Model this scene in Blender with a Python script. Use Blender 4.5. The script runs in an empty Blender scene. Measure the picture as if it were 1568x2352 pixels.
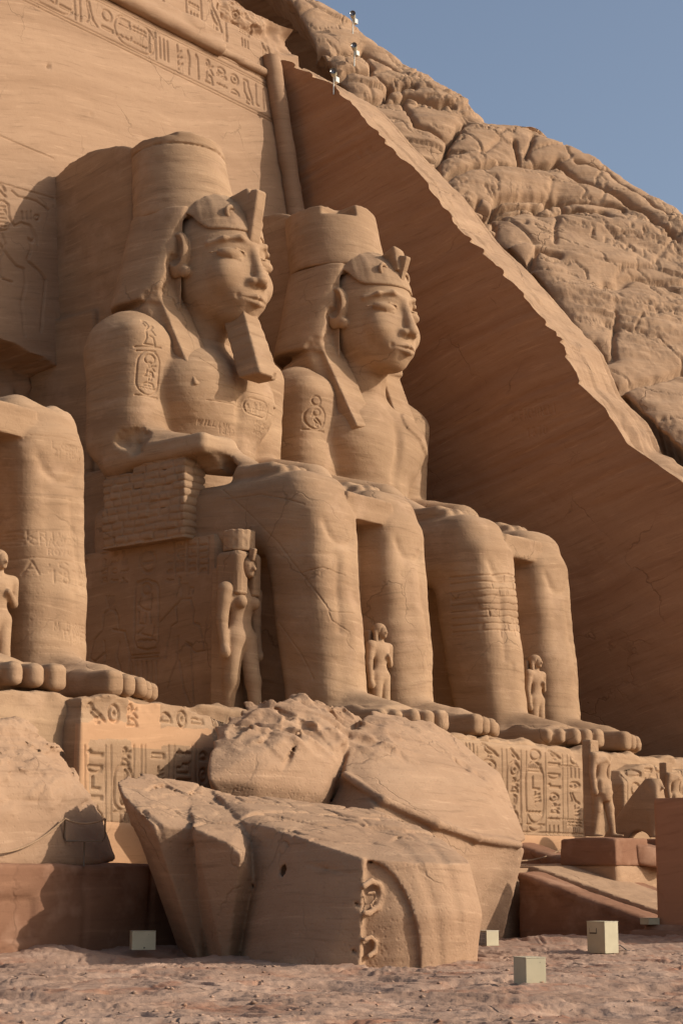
import bpy, math, random, time
import numpy as np
T0 = time.time()
random.seed(7)
# ------------------------------------------------------------------ camera, sky, sun, exposure
SC = bpy.context.scene
FPX, WPX, HPX = 4147.0, 1568.0, 2352.0
PITCH = math.radians(11.41); ALPHA = math.radians(38.70)      # alpha: between view azimuth and the facade's long axis
cam_d = bpy.data.cameras.new('camera'); cam = bpy.data.objects.new('camera', cam_d)
SC.collection.objects.link(cam); SC.camera = cam
cam.location = (0, 0, 1.6)
cam.rotation_euler = (math.radians(90) + PITCH, 0, ALPHA - math.radians(90))
cam_d.sensor_fit = 'VERTICAL'; cam_d.sensor_height = 36.0; cam_d.lens = FPX / HPX * 36.0
cam_d.clip_start = 0.2; cam_d.clip_end = 5000
SUN_AZ = math.radians(-60.0)      # direction towards the sun, from +X towards +Y
SUN_EL = math.radians(29.0)
w = bpy.data.worlds.new('World'); SC.world = w; w.use_nodes = True
nt = w.node_tree; bg = nt.nodes['Background']; sky = nt.nodes.new('ShaderNodeTexSky')
sky.sky_type = 'NISHITA'; sky.sun_disc = False; sky.sun_elevation = SUN_EL
sky.sun_rotation = math.pi / 2 - SUN_AZ; sky.air_density = 1.0; sky.dust_density = 3.2; sky.ozone_density = 1.0
hs = nt.nodes.new('ShaderNodeHueSaturation'); hs.inputs['Saturation'].default_value = 0.88; hs.inputs['Value'].default_value = 1.02
nt.links.new(sky.outputs[0], hs.inputs['Color']); nt.links.new(hs.outputs[0], bg.inputs[0]); bg.inputs[1].default_value = 0.14
sl = bpy.data.lights.new('sun', 'SUN'); sl.energy = 3.85; sl.angle = math.radians(0.53); sl.color = (1.0, 0.91, 0.80)
so = bpy.data.objects.new('sun', sl); SC.collection.objects.link(so)
sd = np.array([math.cos(SUN_EL) * math.cos(SUN_AZ), math.cos(SUN_EL) * math.sin(SUN_AZ), math.sin(SUN_EL)])
from mathutils import Vector, Matrix
so.rotation_euler = Vector(sd).to_track_quat('Z', 'Y').to_euler(); so.location = (40, -40, 60)
SC.view_settings.view_transform = 'Standard'; SC.view_settings.look = 'None'
SC.view_settings.exposure = 0.0; SC.view_settings.gamma = 1.0

# ------------------------------------------------------------------ helpers
f32 = np.float32
class NS: pass
def _h(ix, iy, iz, s):
    n = (ix.astype(np.uint32) * np.uint32(374761393) + iy.astype(np.uint32) * np.uint32(668265263) + iz.astype(np.uint32) * np.uint32(2147483647 - 1274126177 + s * 7919))
    n = (n ^ (n >> np.uint32(13))) * np.uint32(1274126177); n = n ^ (n >> np.uint32(16))
    return (n & np.uint32(0xffff)).astype(f32) / f32(32767.5) - f32(1)
def vnoise(p, s=0):
    p = np.asarray(p, f32); i = np.floor(p); f = p - i; i = i.astype(np.int64); u = f * f * (3 - 2 * f)
    r = 0
    for dx in (0, 1):
        wx = u[:, 0] if dx else 1 - u[:, 0]
        for dy in (0, 1):
            wy = u[:, 1] if dy else 1 - u[:, 1]
            for dz in (0, 1):
                wz = u[:, 2] if dz else 1 - u[:, 2]
                r = r + wx * wy * wz * _h(i[:, 0] + dx, i[:, 1] + dy, i[:, 2] + dz, s)
    return r
def fbm(p, o=4, s=0, g=0.5):
    p = np.asarray(p, f32); a = 1.0; r = 0; t = 0
    for k in range(o):
        r = r + a * vnoise(p * f32(2 ** k) + f32(17.3 * k), s + k); t += a; a *= g
    return r / t
def smin(a, b, k):
    h = np.clip(0.5 + 0.5 * (b - a) / k, 0, 1); return b + (a - b) * h - k * h * (1 - h)
def smax(a, b, k): return -smin(-a, -b, k)
def V(*a): return np.array(a, f32)
def sph(P, c, r): return np.linalg.norm(P - V(*c), axis=1) - r
def ell(P, c, r, rot=None):
    q = P - V(*c)
    if rot is not None: q = q @ rot
    k0 = np.linalg.norm(q / V(*r), axis=1); k1 = np.linalg.norm(q / (V(*r) ** 2), axis=1)
    return k0 * (k0 - 1) / np.maximum(k1, 1e-6)
def box(P, c, h, r=0.0, rot=None):
    q = P - V(*c)
    if rot is not None: q = q @ rot
    q = np.abs(q) - (V(*h) - f32(r))
    return np.linalg.norm(np.maximum(q, 0), axis=1) + np.minimum(q.max(axis=1), 0) - r
def cap(P, a, b, ra, rb=None, sq=None):
    """tapered capsule; sq squashes space about the axis"""
    if rb is None: rb = ra
    a = V(*a); b = V(*b); d = b - a
    q = P - a; t = np.clip(q @ d / (d @ d), 0, 1)
    e = q - t[:, None] * d
    if sq is not None: e = e / V(*sq)
    return (np.linalg.norm(e, axis=1) - (ra + (rb - ra) * t)) * (min(sq) if sq is not None else 1)
def rotm(rx=0, ry=0, rz=0):
    return np.array(Matrix.Rotation(rz, 3, 'Z') @ Matrix.Rotation(ry, 3, 'Y') @ Matrix.Rotation(rx, 3, 'X'), f32)
def mirx(P):
    Q = P.copy(); Q[:, 0] = np.abs(Q[:, 0]); return Q

def surface(fn, lo, hi, res):
    """surface nets over a sparsely evaluated distance field -> verts, quads"""
    lo = np.array(lo, float); hi = np.array(hi, float); B = 8
    nb = np.ceil((hi - lo) / (res * B)).astype(int); n = nb * B
    bc = np.stack(np.meshgrid(*[np.arange(k) for k in nb], indexing='ij'), -1).reshape(-1, 3)
    cen = lo + (bc + 0.5) * B * res
    d = fn(cen.astype(f32)); rad = B * res * 0.5 * 1.7321 * 1.35 + res
    D = np.repeat(np.repeat(np.repeat(np.where(d > 0, 9, -9).astype(f32).reshape(nb), B, 0), B, 1), B, 2)
    act = bc[np.abs(d) < rad]
    loc = np.stack(np.meshgrid(*[np.arange(B)] * 3, indexing='ij'), -1).reshape(-1, 3)
    for i in range(0, len(act), 600):
        idx = (act[i:i + 600, None, :] * B + loc[None]).reshape(-1, 3)
        D[idx[:, 0], idx[:, 1], idx[:, 2]] = fn((lo + (idx + 0.5) * res).astype(f32))
    # border closed
    D[0], D[-1], D[:, 0], D[:, -1], D[:, :, 0], D[:, :, -1] = [9] * 6
    S = D < 0
    m = np.zeros(np.array(D.shape) - 1, np.int8)
    corners = [(a, b, c) for a in (0, 1) for b in (0, 1) for c in (0, 1)]
    sh = D.shape
    for a, b, c in corners: m += S[a:sh[0] - 1 + a, b:sh[1] - 1 + b, c:sh[2] - 1 + c]
    cells = np.argwhere((m > 0) & (m < 8)); vid = np.full(m.shape, -1, np.int32); vid[tuple(cells.T)] = np.arange(len(cells))
    acc = np.zeros((len(cells), 3)); cnt = np.zeros(len(cells))
    cv = {c: D[cells[:, 0] + c[0], cells[:, 1] + c[1], cells[:, 2] + c[2]] for c in corners}
    for c0 in corners:
        for ax in range(3):
            if c0[ax]: continue
            c1 = list(c0); c1[ax] = 1; c1 = tuple(c1); v0, v1 = cv[c0], cv[c1]
            x = (v0 < 0) != (v1 < 0)
            t = np.where(x, v0 / np.where(v0 == v1, 1, v0 - v1), 0)
            p = np.tile(np.array(c0, float), (len(cells), 1)); p[:, ax] += t
            acc[x] += p[x]; cnt[x] += 1
    verts = lo + (cells + acc / np.maximum(cnt, 1)[:, None] + 0.5) * res
    quads = []
    for ax in range(3):
        o = [1, 1, 1]; o[ax] = 0
        s0 = S[1:-1, 1:-1, 1:-1] if False else None
        sl0 = [slice(1, -1)] * 3; sl0[ax] = slice(0, -1); sl1 = [slice(1, -1)] * 3; sl1[ax] = slice(1, None)
        A_, B_ = S[tuple(sl0)], S[tuple(sl1)]
        e = np.argwhere(A_ != B_)
        inside = A_[tuple(e.T)]
        base = e.copy(); u, v = [k for k in range(3) if k != ax]
        base[:, u] += 1; base[:, v] += 1
        def g(du, dv):
            q = base.copy(); q[:, u] -= du; q[:, v] -= dv; return vid[tuple(q.T)]
        q = np.stack([g(1, 1), g(0, 1), g(0, 0), g(1, 0)], 1)
        fl = inside if ax != 1 else ~inside
        q[~fl] = q[~fl][:, ::-1]
        quads.append(q)
    return verts.astype(f32), np.concatenate(quads)

def mesh_obj(name, verts, faces, mat, parent=None, smooth=True, loc=None):
    me = bpy.data.meshes.new(name); verts = np.asarray(verts, f32)
    if isinstance(faces, np.ndarray):
        k = faces.shape[1]; me.vertices.add(len(verts)); me.vertices.foreach_set('co', verts.ravel())
        me.loops.add(faces.size); me.loops.foreach_set('vertex_index', faces.astype(np.int32).ravel())
        me.polygons.add(len(faces)); me.polygons.foreach_set('loop_start', np.arange(0, faces.size, k, dtype=np.int32))
        me.update(calc_edges=True); me.validate()
    else:
        me.from_pydata([tuple(map(float, v)) for v in verts], [], [tuple(map(int, f)) for f in faces])
    if smooth: me.polygons.foreach_set('use_smooth', np.ones(len(me.polygons), bool))
    me.materials.append(mat)
    o = bpy.data.objects.new(name, me); SC.collection.objects.link(o)
    if parent is not None: o.parent = parent
    if loc is not None: o.location = loc
    me.update(); return o
def vnormals(v, f):
    n = np.zeros_like(v); a = v[f[:, 0]]; b = v[f[:, 1]]; c = v[f[:, 2]]; d = v[f[:, 3]] if f.shape[1] == 4 else c
    fn_ = np.cross(c - a, d - b) if f.shape[1] == 4 else np.cross(b - a, c - a)
    for k in range(f.shape[1]):
        for ax in range(3): n[:, ax] += np.bincount(f[:, k], weights=fn_[:, ax], minlength=len(v))
    return n / np.maximum(np.linalg.norm(n, axis=1), 1e-9)[:, None]
def weather(v, f, amp=0.03, big=0.0, s=0, off=(0, 0, 0), strata=0.3):
    """wind-worn sandstone: shallow dents plus fine horizontal bedding"""
    n = vnormals(v, f); w_ = (v + V(*off))
    d = fbm(w_ * V(.9, .9, 1.6), 4, s) * amp
    if strata:
        zz = w_.copy(); zz[:, 2] += 0.25 * vnoise(w_ * 0.15, s + 5) * 4
        d = d + (np.abs(vnoise(zz * V(.12, .12, 3.2), s + 9)) - .35) * amp * strata
    if big: d = d + fbm(w_ * 0.35, 3, s + 3) * big
    return (v + n * d[:, None]).astype(f32)
def sdf_obj(name, fn, lo, hi, res, mat, parent=None, amp=0.03, big=0.0, s=0, off=(0, 0, 0), post=None):
    v, f = surface(fn, lo, hi, res)
    if post: v, f = post(v, f)
    if amp: v = weather(v, f, amp, big, s, off)
    return mesh_obj(name, v, f, mat, parent)
def tag(o, label=None, cat=None, group=None, kind=None):
    if label: o['label'] = label
    if cat: o['category'] = cat
    if group: o['group'] = group
    if kind: o['kind'] = kind
    return o
def thing(name, label, cat, loc=(0, 0, 0), rz=0.0, group=None):
    o = bpy.data.objects.new(name, None); SC.collection.objects.link(o); o.location = loc; o.rotation_euler = (0, 0, rz)
    o.empty_display_size = 0.2
    return tag(o, label, cat, group)

# ------------------------------------------------------------------ materials
def stone(name, c1, c2, band=0.5, bump=0.35, grain=1.0, stain=None, sstr=.8, crk=.3, rough=0.95, bscale=1.0, tilt=(0.0, 0.0), pits=0.0):
    m = bpy.data.materials.new(name); m.use_nodes = True; t = m.node_tree; N = t.nodes.new; Lk = t.links.new
    b = t.nodes['Principled BSDF']; b.inputs['Roughness'].default_value = rough
    b.inputs['Specular IOR Level'].default_value = 0.15
    geo = N('ShaderNodeNewGeometry')
    def math_(op, a, b_=None, v=None):
        n = N('ShaderNodeMath'); n.operation = op; Lk(a, n.inputs[0])
        if b_ is not None: Lk(b_, n.inputs[1])
        if v is not None: n.inputs[1].default_value = v
        return n.outputs[0]
    def noise(vec, scale, det=4, rough_=0.55):
        n = N('ShaderNodeTexNoise'); n.inputs['Scale'].default_value = scale; n.inputs['Detail'].default_value = det
        n.inputs['Roughness'].default_value = rough_; Lk(vec, n.inputs['Vector']); return n.outputs['Fac']
    mp = N('ShaderNodeMapping'); mp.inputs['Rotation'].default_value = (tilt[0], tilt[1], 0); Lk(geo.outputs['Position'], mp.inputs['Vector'])
    wob = N('ShaderNodeTexNoise'); wob.inputs['Scale'].default_value = 0.09; wob.inputs['Detail'].default_value = 2; Lk(mp.outputs[0], wob.inputs['Vector'])
    add = N('ShaderNodeVectorMath'); add.operation = 'MULTIPLY_ADD'; Lk(wob.outputs['Color'], add.inputs[0]); add.inputs[1].default_value = (0, 0, 2.2); Lk(mp.outputs[0], add.inputs[2])
    st = N('ShaderNodeMapping'); st.inputs['Scale'].default_value = (0.06, 0.06, 1.0); Lk(add.outputs[0], st.inputs['Vector'])
    bands = noise(st.outputs[0], 1.1 * bscale, 4, 0.6)
    st2 = N('ShaderNodeMapping'); st2.inputs['Scale'].default_value = (0.12, 0.12, 1.6); Lk(add.outputs[0], st2.inputs['Vector'])
    fine = noise(st2.outputs[0], 4.5 * bscale, 4, 0.65)
    big = noise(mp.outputs[0], 0.35, 3, 0.5); mid = noise(mp.outputs[0], 2.2, 4, 0.6); gr = noise(mp.outputs[0], 14 * grain, 3, 0.75)
    r = N('ShaderNodeValToRGB'); r.color_ramp.elements[0].position = 0.3; r.color_ramp.elements[1].position = 0.72
    r.color_ramp.elements[0].color = (*c1, 1); r.color_ramp.elements[1].color = (*c2, 1)
    f = math_('ADD', math_('MULTIPLY', bands, v=band), math_('MULTIPLY', big, v=(1 - band) * .6))
    f = math_('ADD', f, math_('MULTIPLY', mid, v=(1 - band) * .4)); Lk(f, r.inputs['Fac'])
    col = r.outputs[0]
    # dark bedding lines and light seams
    def mix(a, cval, fac, mode='MIX'):
        n = N('ShaderNodeMix'); n.data_type = 'RGBA'; n.blend_type = mode; Lk(fac, n.inputs['Factor']); Lk(a, n.inputs['A']); n.inputs['B'].default_value = (*cval, 1); return n.outputs['Result']
    def ramp(x, a, b_):
        n = N('ShaderNodeMapRange'); n.inputs['From Min'].default_value = a; n.inputs['From Max'].default_value = b_; Lk(x, n.inputs['Value']); return n.outputs['Result']
    col = mix(col, tuple(c * .72 for c in c1), math_('MULTIPLY', ramp(fine, .56, .72), v=0.55))
    col = mix(col, tuple(min(1, c * 1.18) for c in c2), math_('MULTIPLY', ramp(fine, .42, .30), v=0.5))
    col = mix(col, tuple(c * .8 for c in c1), math_('MULTIPLY', ramp(gr, .55, .75), v=0.35))
    if stain is not None:
        sn = noise(mp.outputs[0], 0.8, 4, 0.65); col = mix(col, stain, math_('MULTIPLY', ramp(sn, .52, .68), v=sstr))
    # hairline cracks, some open, most healed
    ck = N('ShaderNodeTexVoronoi'); ck.feature = 'DISTANCE_TO_EDGE'; ck.inputs['Scale'].default_value = crk; cw = N('ShaderNodeVectorMath'); cw.operation = 'MULTIPLY_ADD'
    cn = N('ShaderNodeTexNoise'); cn.inputs['Scale'].default_value = 1.4; cn.inputs['Detail'].default_value = 3; Lk(geo.outputs['Position'], cn.inputs['Vector'])
    Lk(cn.outputs['Color'], cw.inputs[0]); cw.inputs[1].default_value = (.9, .9, .9); Lk(mp.outputs[0], cw.inputs[2]); Lk(cw.outputs[0], ck.inputs['Vector'])
    crack = math_('MULTIPLY', ramp(ck.outputs['Distance'], .012 * crk / .3, .002), ramp(big, .50, .62))
    col = mix(col, tuple(c * .45 for c in c1), math_('MULTIPLY', crack, v=0.38))
    Lk(col, b.inputs['Base Color'])
    h = math_('ADD', math_('MULTIPLY', gr, v=0.25), math_('MULTIPLY', mid, v=0.9))
    h = math_('ADD', h, math_('MULTIPLY', fine, v=0.45)); h = math_('SUBTRACT', h, math_('MULTIPLY', crack, v=0.7))
    if pits:
        vo = N('ShaderNodeTexVoronoi'); vo.inputs['Scale'].default_value = 9; Lk(geo.outputs['Position'], vo.inputs['Vector'])
        h = math_('ADD', h, math_('MULTIPLY', ramp(vo.outputs['Distance'], 0.0, .35), v=pits))
    bp = N('ShaderNodeBump'); bp.inputs['Strength'].default_value = bump; bp.inputs['Distance'].default_value = 0.06
    Lk(h, bp.inputs['Height']); Lk(bp.outputs[0], b.inputs['Normal'])
    return m
M = {}
M['stone'] = stone('sandstone', (.255, .155, .088), (.40, .262, .155), band=.85, bump=.32, pits=.25, stain=(.46, .30, .19), sstr=.35)
M['facade'] = stone('facade_sandstone', (.27, .165, .098), (.385, .25, .155), band=.8, tilt=(0, 0.20))
M['rock'] = stone('rough_rock', (.28, .172, .10), (.42, .272, .165), band=.55, stain=(.20, .125, .08), sstr=.35, bump=.7)
M['block'] = stone('fallen_sandstone', (.275, .165, .098), (.40, .26, .16), band=.45, bump=.5, pits=.3)
M['plaster'] = stone('plain_mortar', (.42, .24, .13), (.47, .28, .155), band=.2, bump=.12)
M['ground'] = stone('ground_rock', (.25, .15, .098), (.44, .295, .21), band=.2, bump=.8, stain=(.30, .135, .075))
M['redwall'] = stone('red_masonry', (.19, .09, .052), (.27, .145, .085), band=.4, bump=.3, stain=(.33, .19, .12))
# ------------------------------------------------------------------ measuring helper: a direction from the camera met with a real plane
_fh = np.array([math.cos(ALPHA), math.sin(ALPHA), 0]); _rt = np.array([math.sin(ALPHA), -math.cos(ALPHA), 0]); _up = np.array([0, 0, 1.])
_fw = _fh * math.cos(PITCH) + _up * math.sin(PITCH); _cu = -_fh * math.sin(PITCH) + _up * math.cos(PITCH); CAM = np.array([0, 0, 1.6])
def at(x, y, Y=None, X=None, Z=None, plane=None):
    d = _fw + _rt * (x - 784) / FPX - _cu * (y - 1176) / FPX
    if plane is not None:
        p0, n = np.array(plane[0], float), np.array(plane[1], float); t = (p0 - CAM) @ n / (d @ n)
    elif Y is not None: t = (Y - CAM[1]) / d[1]
    elif X is not None: t = (X - CAM[0]) / d[0]
    else: t = (Z - CAM[2]) / d[2]
    return CAM + d * t
# ------------------------------------------------------------------ carved line work
class Carve:
    """a raster of chiselled strokes over a rectangle of wall, metres"""
    def __init__(s, u0, v0, u1, v1, res=0.02):
        s.u0, s.v0, s.res = u0, v0, res; s.a = np.zeros((int((u1 - u0) / res) + 2, int((v1 - v0) / res) + 2), f32)
    def seg(s, x0, y0, x1, y1, th, soft=0.03, k=1.0):
        r = th + soft + s.res; a, b = sorted((x0, x1)); c, d = sorted((y0, y1))
        i0 = max(0, int((a - r - s.u0) / s.res)); i1 = min(s.a.shape[0], int((b + r - s.u0) / s.res) + 2)
        j0 = max(0, int((c - r - s.v0) / s.res)); j1 = min(s.a.shape[1], int((d + r - s.v0) / s.res) + 2)
        if i1 <= i0 or j1 <= j0: return
        U = (np.arange(i0, i1) * s.res + s.u0)[:, None]; W = (np.arange(j0, j1) * s.res + s.v0)[None]
        dx, dy = x1 - x0, y1 - y0; L = dx * dx + dy * dy + 1e-9
        t = np.clip(((U - x0) * dx + (W - y0) * dy) / L, 0, 1); dist = np.hypot(U - x0 - t * dx, W - y0 - t * dy)
        m = np.clip((th + soft / 2 - dist) / soft, 0, 1) * k; blk = s.a[i0:i1, j0:j1]; np.maximum(blk, m, out=blk)
    def poly(s, pts, th=.05, soft=.03, k=1.0, close=False):
        pts = list(pts); pts = pts + [pts[0]] if close else pts
        for (a, b), (c, d) in zip(pts[:-1], pts[1:]): s.seg(a, b, c, d, th, soft, k)
    def get(s, u, v):
        x = np.clip((u - s.u0) / s.res, 0, s.a.shape[0] - 1.001); y = np.clip((v - s.v0) / s.res, 0, s.a.shape[1] - 1.001)
        i = x.astype(int); j = y.astype(int); fx = x - i; fy = y - j; a = s.a
        r = (a[i, j] * (1 - fx) + a[i + 1, j] * fx) * (1 - fy) + (a[i, j + 1] * (1 - fx) + a[i + 1, j + 1] * fx) * fy
        ok = (u >= s.u0) & (v >= s.v0) & (u <= s.u0 + (a.shape[0] - 1) * s.res) & (v <= s.v0 + (a.shape[1] - 1) * s.res)
        return np.where(ok, r, 0)
def arc(cx, cy, rx, ry, a0=0, a1=360, n=14):
    return [(cx + rx * math.cos(math.radians(a0 + (a1 - a0) * i / n)), cy + ry * math.sin(math.radians(a0 + (a1 - a0) * i / n))) for i in range(n + 1)]
def zig(y, n=6): return [(i / n, y + (.05 if i % 2 else -.05)) for i in range(n + 1)]
GL = {
 'sun': [arc(.5, .5, .32, .36), arc(.5, .5, .06, .06, n=6)],
 'disk': [arc(.5, .5, .34, .38)],
 'reed': [[(.5, 0), (.5, .95), (.72, .75), (.66, .35), (.5, .3)]],
 'water': [zig(.65, 8), zig(.4, 8)],
 'wave': [zig(.5, 9)],
 'bread': [arc(.5, .3, .35, .4, 0, 180, 8) + [(.85, .3)]],
 'basket': [[(.08, .65), (.92, .65)] , arc(.5, .65, .42, .45, 180, 360, 10)],
 'comb': [[(.08, .35), (.92, .35), (.92, .55), (.08, .55), (.08, .35)]] + [[(.14 + .12 * i, .55), (.14 + .12 * i, .85)] for i in range(7)],
 'man': [arc(.5, .84, .13, .13, n=8), [(.5, .7), (.34, .5), (.36, .28), (.2, .05), (.82, .05), (.72, .32), (.52, .36)], [(.38, .58), (.7, .62), (.86, .44)], [(.62, .66), (.9, .8)]],
 'bird': [[(.12, .72), (.25, .86), (.38, .78), (.42, .62), (.75, .38), (.95, .12)], [(.3, .7), (.3, .45), (.5, .28), (.82, .2)], [(.46, .3), (.44, .04), (.6, .04)], [(.6, .26), (.6, .04)]],
 'owl': [[(.2, .9), (.55, .92), (.58, .7), (.85, .3), (.9, .05)], [(.2, .9), (.25, .45), (.5, .2), (.8, .14)], [(.42, .24), (.4, .0), (.58, .0)]],
 'ankh': [arc(.5, .74, .17, .22), [(.5, .52), (.5, .02)], [(.2, .48), (.8, .48)]],
 'was': [[(.5, 0), (.5, .85), (.25, .95), (.2, .75)], [(.42, .0), (.58, .12)]],
 'bar': [[(.5, .08), (.5, .92)]],
 'bars': [[(.2, .1), (.2, .9)], [(.5, .1), (.5, .9)], [(.8, .1), (.8, .9)]],
 'door': [[(.08, .5), (.92, .5)], [(.3, .4), (.3, .6)], [(.7, .4), (.7, .6)]],
 'slab': [[(.1, .4), (.9, .4), (.9, .6), (.1, .6), (.1, .4)]],
 'stairs': [[(.1, .1), (.1, .5), (.45, .5), (.45, .75), (.8, .75)], [(.9, .1), (.9, .9)], [(.1, .1), (.9, .1)]],
 'leg': [[(.35, .95), (.35, .12), (.75, .12)]],
 'arm': [[(.05, .6), (.2, .72), (.3, .5), (.95, .5), (.95, .38), (.2, .36)]],
 'snake': [[(.02, .4), (.2, .6), (.38, .4), (.56, .6), (.74, .42), (.92, .5), (.96, .8)]],
 'bee': [[(.1, .5), (.4, .65), (.9, .35)], [(.4, .65), (.2, .95)], [(.45, .62), (.6, .95)], [(.4, .5), (.3, .1)], [(.6, .45), (.62, .1)]],
 'plant': [[(.5, 0), (.5, .95)], [(.5, .6), (.8, .8)], [(.5, .4), (.82, .55)], [(.5, .1), (.85, .3)]],
 'feet': [[(.15, .9), (.3, .3), (.1, .1)], [(.3, .9), (.55, .3), (.85, .1)]],
 'axe': [[(.3, 0), (.3, 1)], [(.3, .98), (.8, .85), (.75, .55), (.3, .62)]],
 'three': [arc(.2, .2, .1, .12, n=8), arc(.5, .2, .1, .12, n=8), arc(.8, .2, .1, .12, n=8), arc(.5, .65, .3, .22, n=10)],
 'eye': [arc(.5, .4, .42, .34, 20, 160, 8), arc(.5, .62, .42, .34, 200, 340, 8), arc(.5, .5, .08, .1, n=6)],
}
KEYS = list(GL)
def glyph(C, k, x, y, w, h, th=.045, soft=.03):
    for st in GL[k]: C.poly([(x + a * w, y + b * h) for a, b in st], th, soft)
def cartouche(C, x, y, w, h, th=.05):
    r = min(w, h) / 2
    if h > w: pts = arc(x + w / 2, y + h - r, r, r, 0, 180, 10) + arc(x + w / 2, y + r, r, r, 180, 360, 10)
    else: pts = arc(x + w - r, y + r, r, r, -90, 90, 10) + arc(x + r, y + r, r, r, 90, 270, 10)
    C.poly(pts, th, .03, close=True)
    C.seg(x, y - .05, x + w, y - .05, th) if h > w else C.seg(x + w + .05, y, x + w + .05, y + h, th)
def column(C, x, ytop, w, rows, th=.04, gap=.05):
    y = ytop
    for k, h in rows:
        y -= h
        if isinstance(k, (list, tuple)):
            for i, kk in enumerate(k): glyph(C, kk, x + i * w / len(k) + .02, y, w / len(k) - .05, h - gap, th)
        elif k: glyph(C, k, x + .03, y, w - .06, h - gap, th)
FONT = {'A': [[(0, 0), (.5, 1), (1, 0)], [(.2, .4), (.8, .4)]], 'S': [[(1, .85), (.6, 1), (.1, .85), (.1, .6), (.9, .4), (.9, .12), (.4, 0), (0, .15)]], 'M': [[(0, 0), (.1, 1), (.5, .2), (.9, 1), (1, 0)]],
 'R': [[(0, 0), (0, 1), (.8, .95), (.8, .55), (0, .5)], [(.3, .5), (.9, 0)]], 'T': [[(0, 1), (1, 1)], [(.5, 1), (.5, 0)]], '1': [[(.2, .75), (.5, 1), (.5, 0)]], '8': [arc(.5, .75, .3, .24, n=10), arc(.5, .25, .4, .26, n=10)],
 '7': [[(.1, 1), (.9, 1), (.4, 0)]], '5': [[(.9, 1), (.2, 1), (.15, .6), (.7, .6), (.9, .3), (.6, 0), (.1, .05)]], 'K': [[(0, 0), (0, 1)], [(.9, 1), (0, .5), (.9, 0)]], 'I': [[(.5, 0), (.5, 1)]], 'W': [[(0, 1), (.25, 0), (.5, .8), (.75, 0), (1, 1)]],
 'N': [[(0, 0), (0, 1), (1, 0), (1, 1)]], 'C': [[(1, .85), (.5, 1), (.05, .6), (.05, .4), (.5, 0), (1, .15)]], 'H': [[(0, 0), (0, 1)], [(1, 0), (1, 1)], [(0, .5), (1, .5)]], 'O': [arc(.5, .5, .48, .5, n=12)], 'Y': [[(0, 1), (.5, .5), (1, 1)], [(.5, .5), (.5, 0)]],
 'L': [[(0, 1), (0, 0), (.8, 0)]], 'B': [[(0, 0), (0, 1), (.7, .9), (.6, .55), (0, .5)], [(.6, .52), (.85, .25), (.6, 0), (0, 0)]], 'F': [[(0, 0), (0, 1), (.9, 1)], [(0, .5), (.7, .5)]], 'E': [[(.9, 0), (0, 0), (0, 1), (.9, 1)], [(0, .5), (.7, .5)]],
 'P': [[(0, 0), (0, 1), (.8, .95), (.8, .55), (0, .5)]], 'G': [[(1, .85), (.5, 1), (.05, .6), (.05, .4), (.5, 0), (1, .15), (1, .45), (.6, .45)]], '0': [arc(.5, .5, .4, .5, n=12)], '4': [[(.7, 0), (.7, 1), (0, .35), (1, .35)]], '9': [arc(.5, .7, .35, .3, n=10), [(.85, .7), (.6, 0)]],
 '2': [[(.05, .8), (.5, 1), (.9, .7), (0, 0), (1, 0)]], 'V': [[(0, 1), (.5, 0), (1, 1)]], 'X': [[(0, 0), (1, 1)], [(0, 1), (1, 0)]], 'D': [[(0, 0), (0, 1), (.6, .9), (.9, .5), (.6, .1), (0, 0)]], 'U': [[(0, 1), (.05, .2), (.5, 0), (.95, .2), (1, 1)]], '.': [[(.5, 0), (.5, .06)]], ':': [[(.5, .15), (.5, .2)], [(.5, .7), (.5, .75)]], ' ': []}
def write(C, s, x, y, h, w=None, th=.03, slope=0.0, soft=.03, k=1.0):
    w = w or h * .62
    for i, ch in enumerate(s):
        for st in FONT.get(ch, []): C.poly([(x + (i * 1.35 + a) * w, y + b * h + slope * (i * 1.35) * w) for a, b in st], th, soft, k)
def refine(v, f, sel, n):
    """split the selected quads n x n (bilinear), welding shared points"""
    keep = f[~sel]; s = f[sel]; A, B_, C_, D_ = (v[s[:, k]] for k in range(4)); t = np.linspace(0, 1, n + 1)
    U, W = np.meshgrid(t, t, indexing='ij'); U = U.ravel()[None, :, None]; W = W.ravel()[None, :, None]
    pts = (A[:, None] * (1 - U) * (1 - W) + B_[:, None] * U * (1 - W) + C_[:, None] * U * W + D_[:, None] * (1 - U) * W).reshape(-1, 3)
    allp = np.concatenate([v, pts.astype(f32)]); key = np.round(allp * 2000).astype(np.int64)
    h = key[:, 0] * 73856093 ^ key[:, 1] * 19349663 ^ key[:, 2] * 83492791
    _, first, inv = np.unique(h, return_index=True, return_inverse=True); nv = allp[first]
    k = (n + 1) ** 2; base = len(v) + np.arange(len(s))[:, None] * k; i, j = np.meshgrid(np.arange(n), np.arange(n), indexing='ij'); i = i.ravel(); j = j.ravel()
    q = np.stack([i * (n + 1) + j, (i + 1) * (n + 1) + j, (i + 1) * (n + 1) + j + 1, i * (n + 1) + j + 1], 1)
    nf = (base[:, :, None] + q[None]).reshape(-1, 4) if False else (base[:, None, :] + q[None]).reshape(-1, 4)
    return nv, inv[np.concatenate([keep, nf])]
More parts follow.
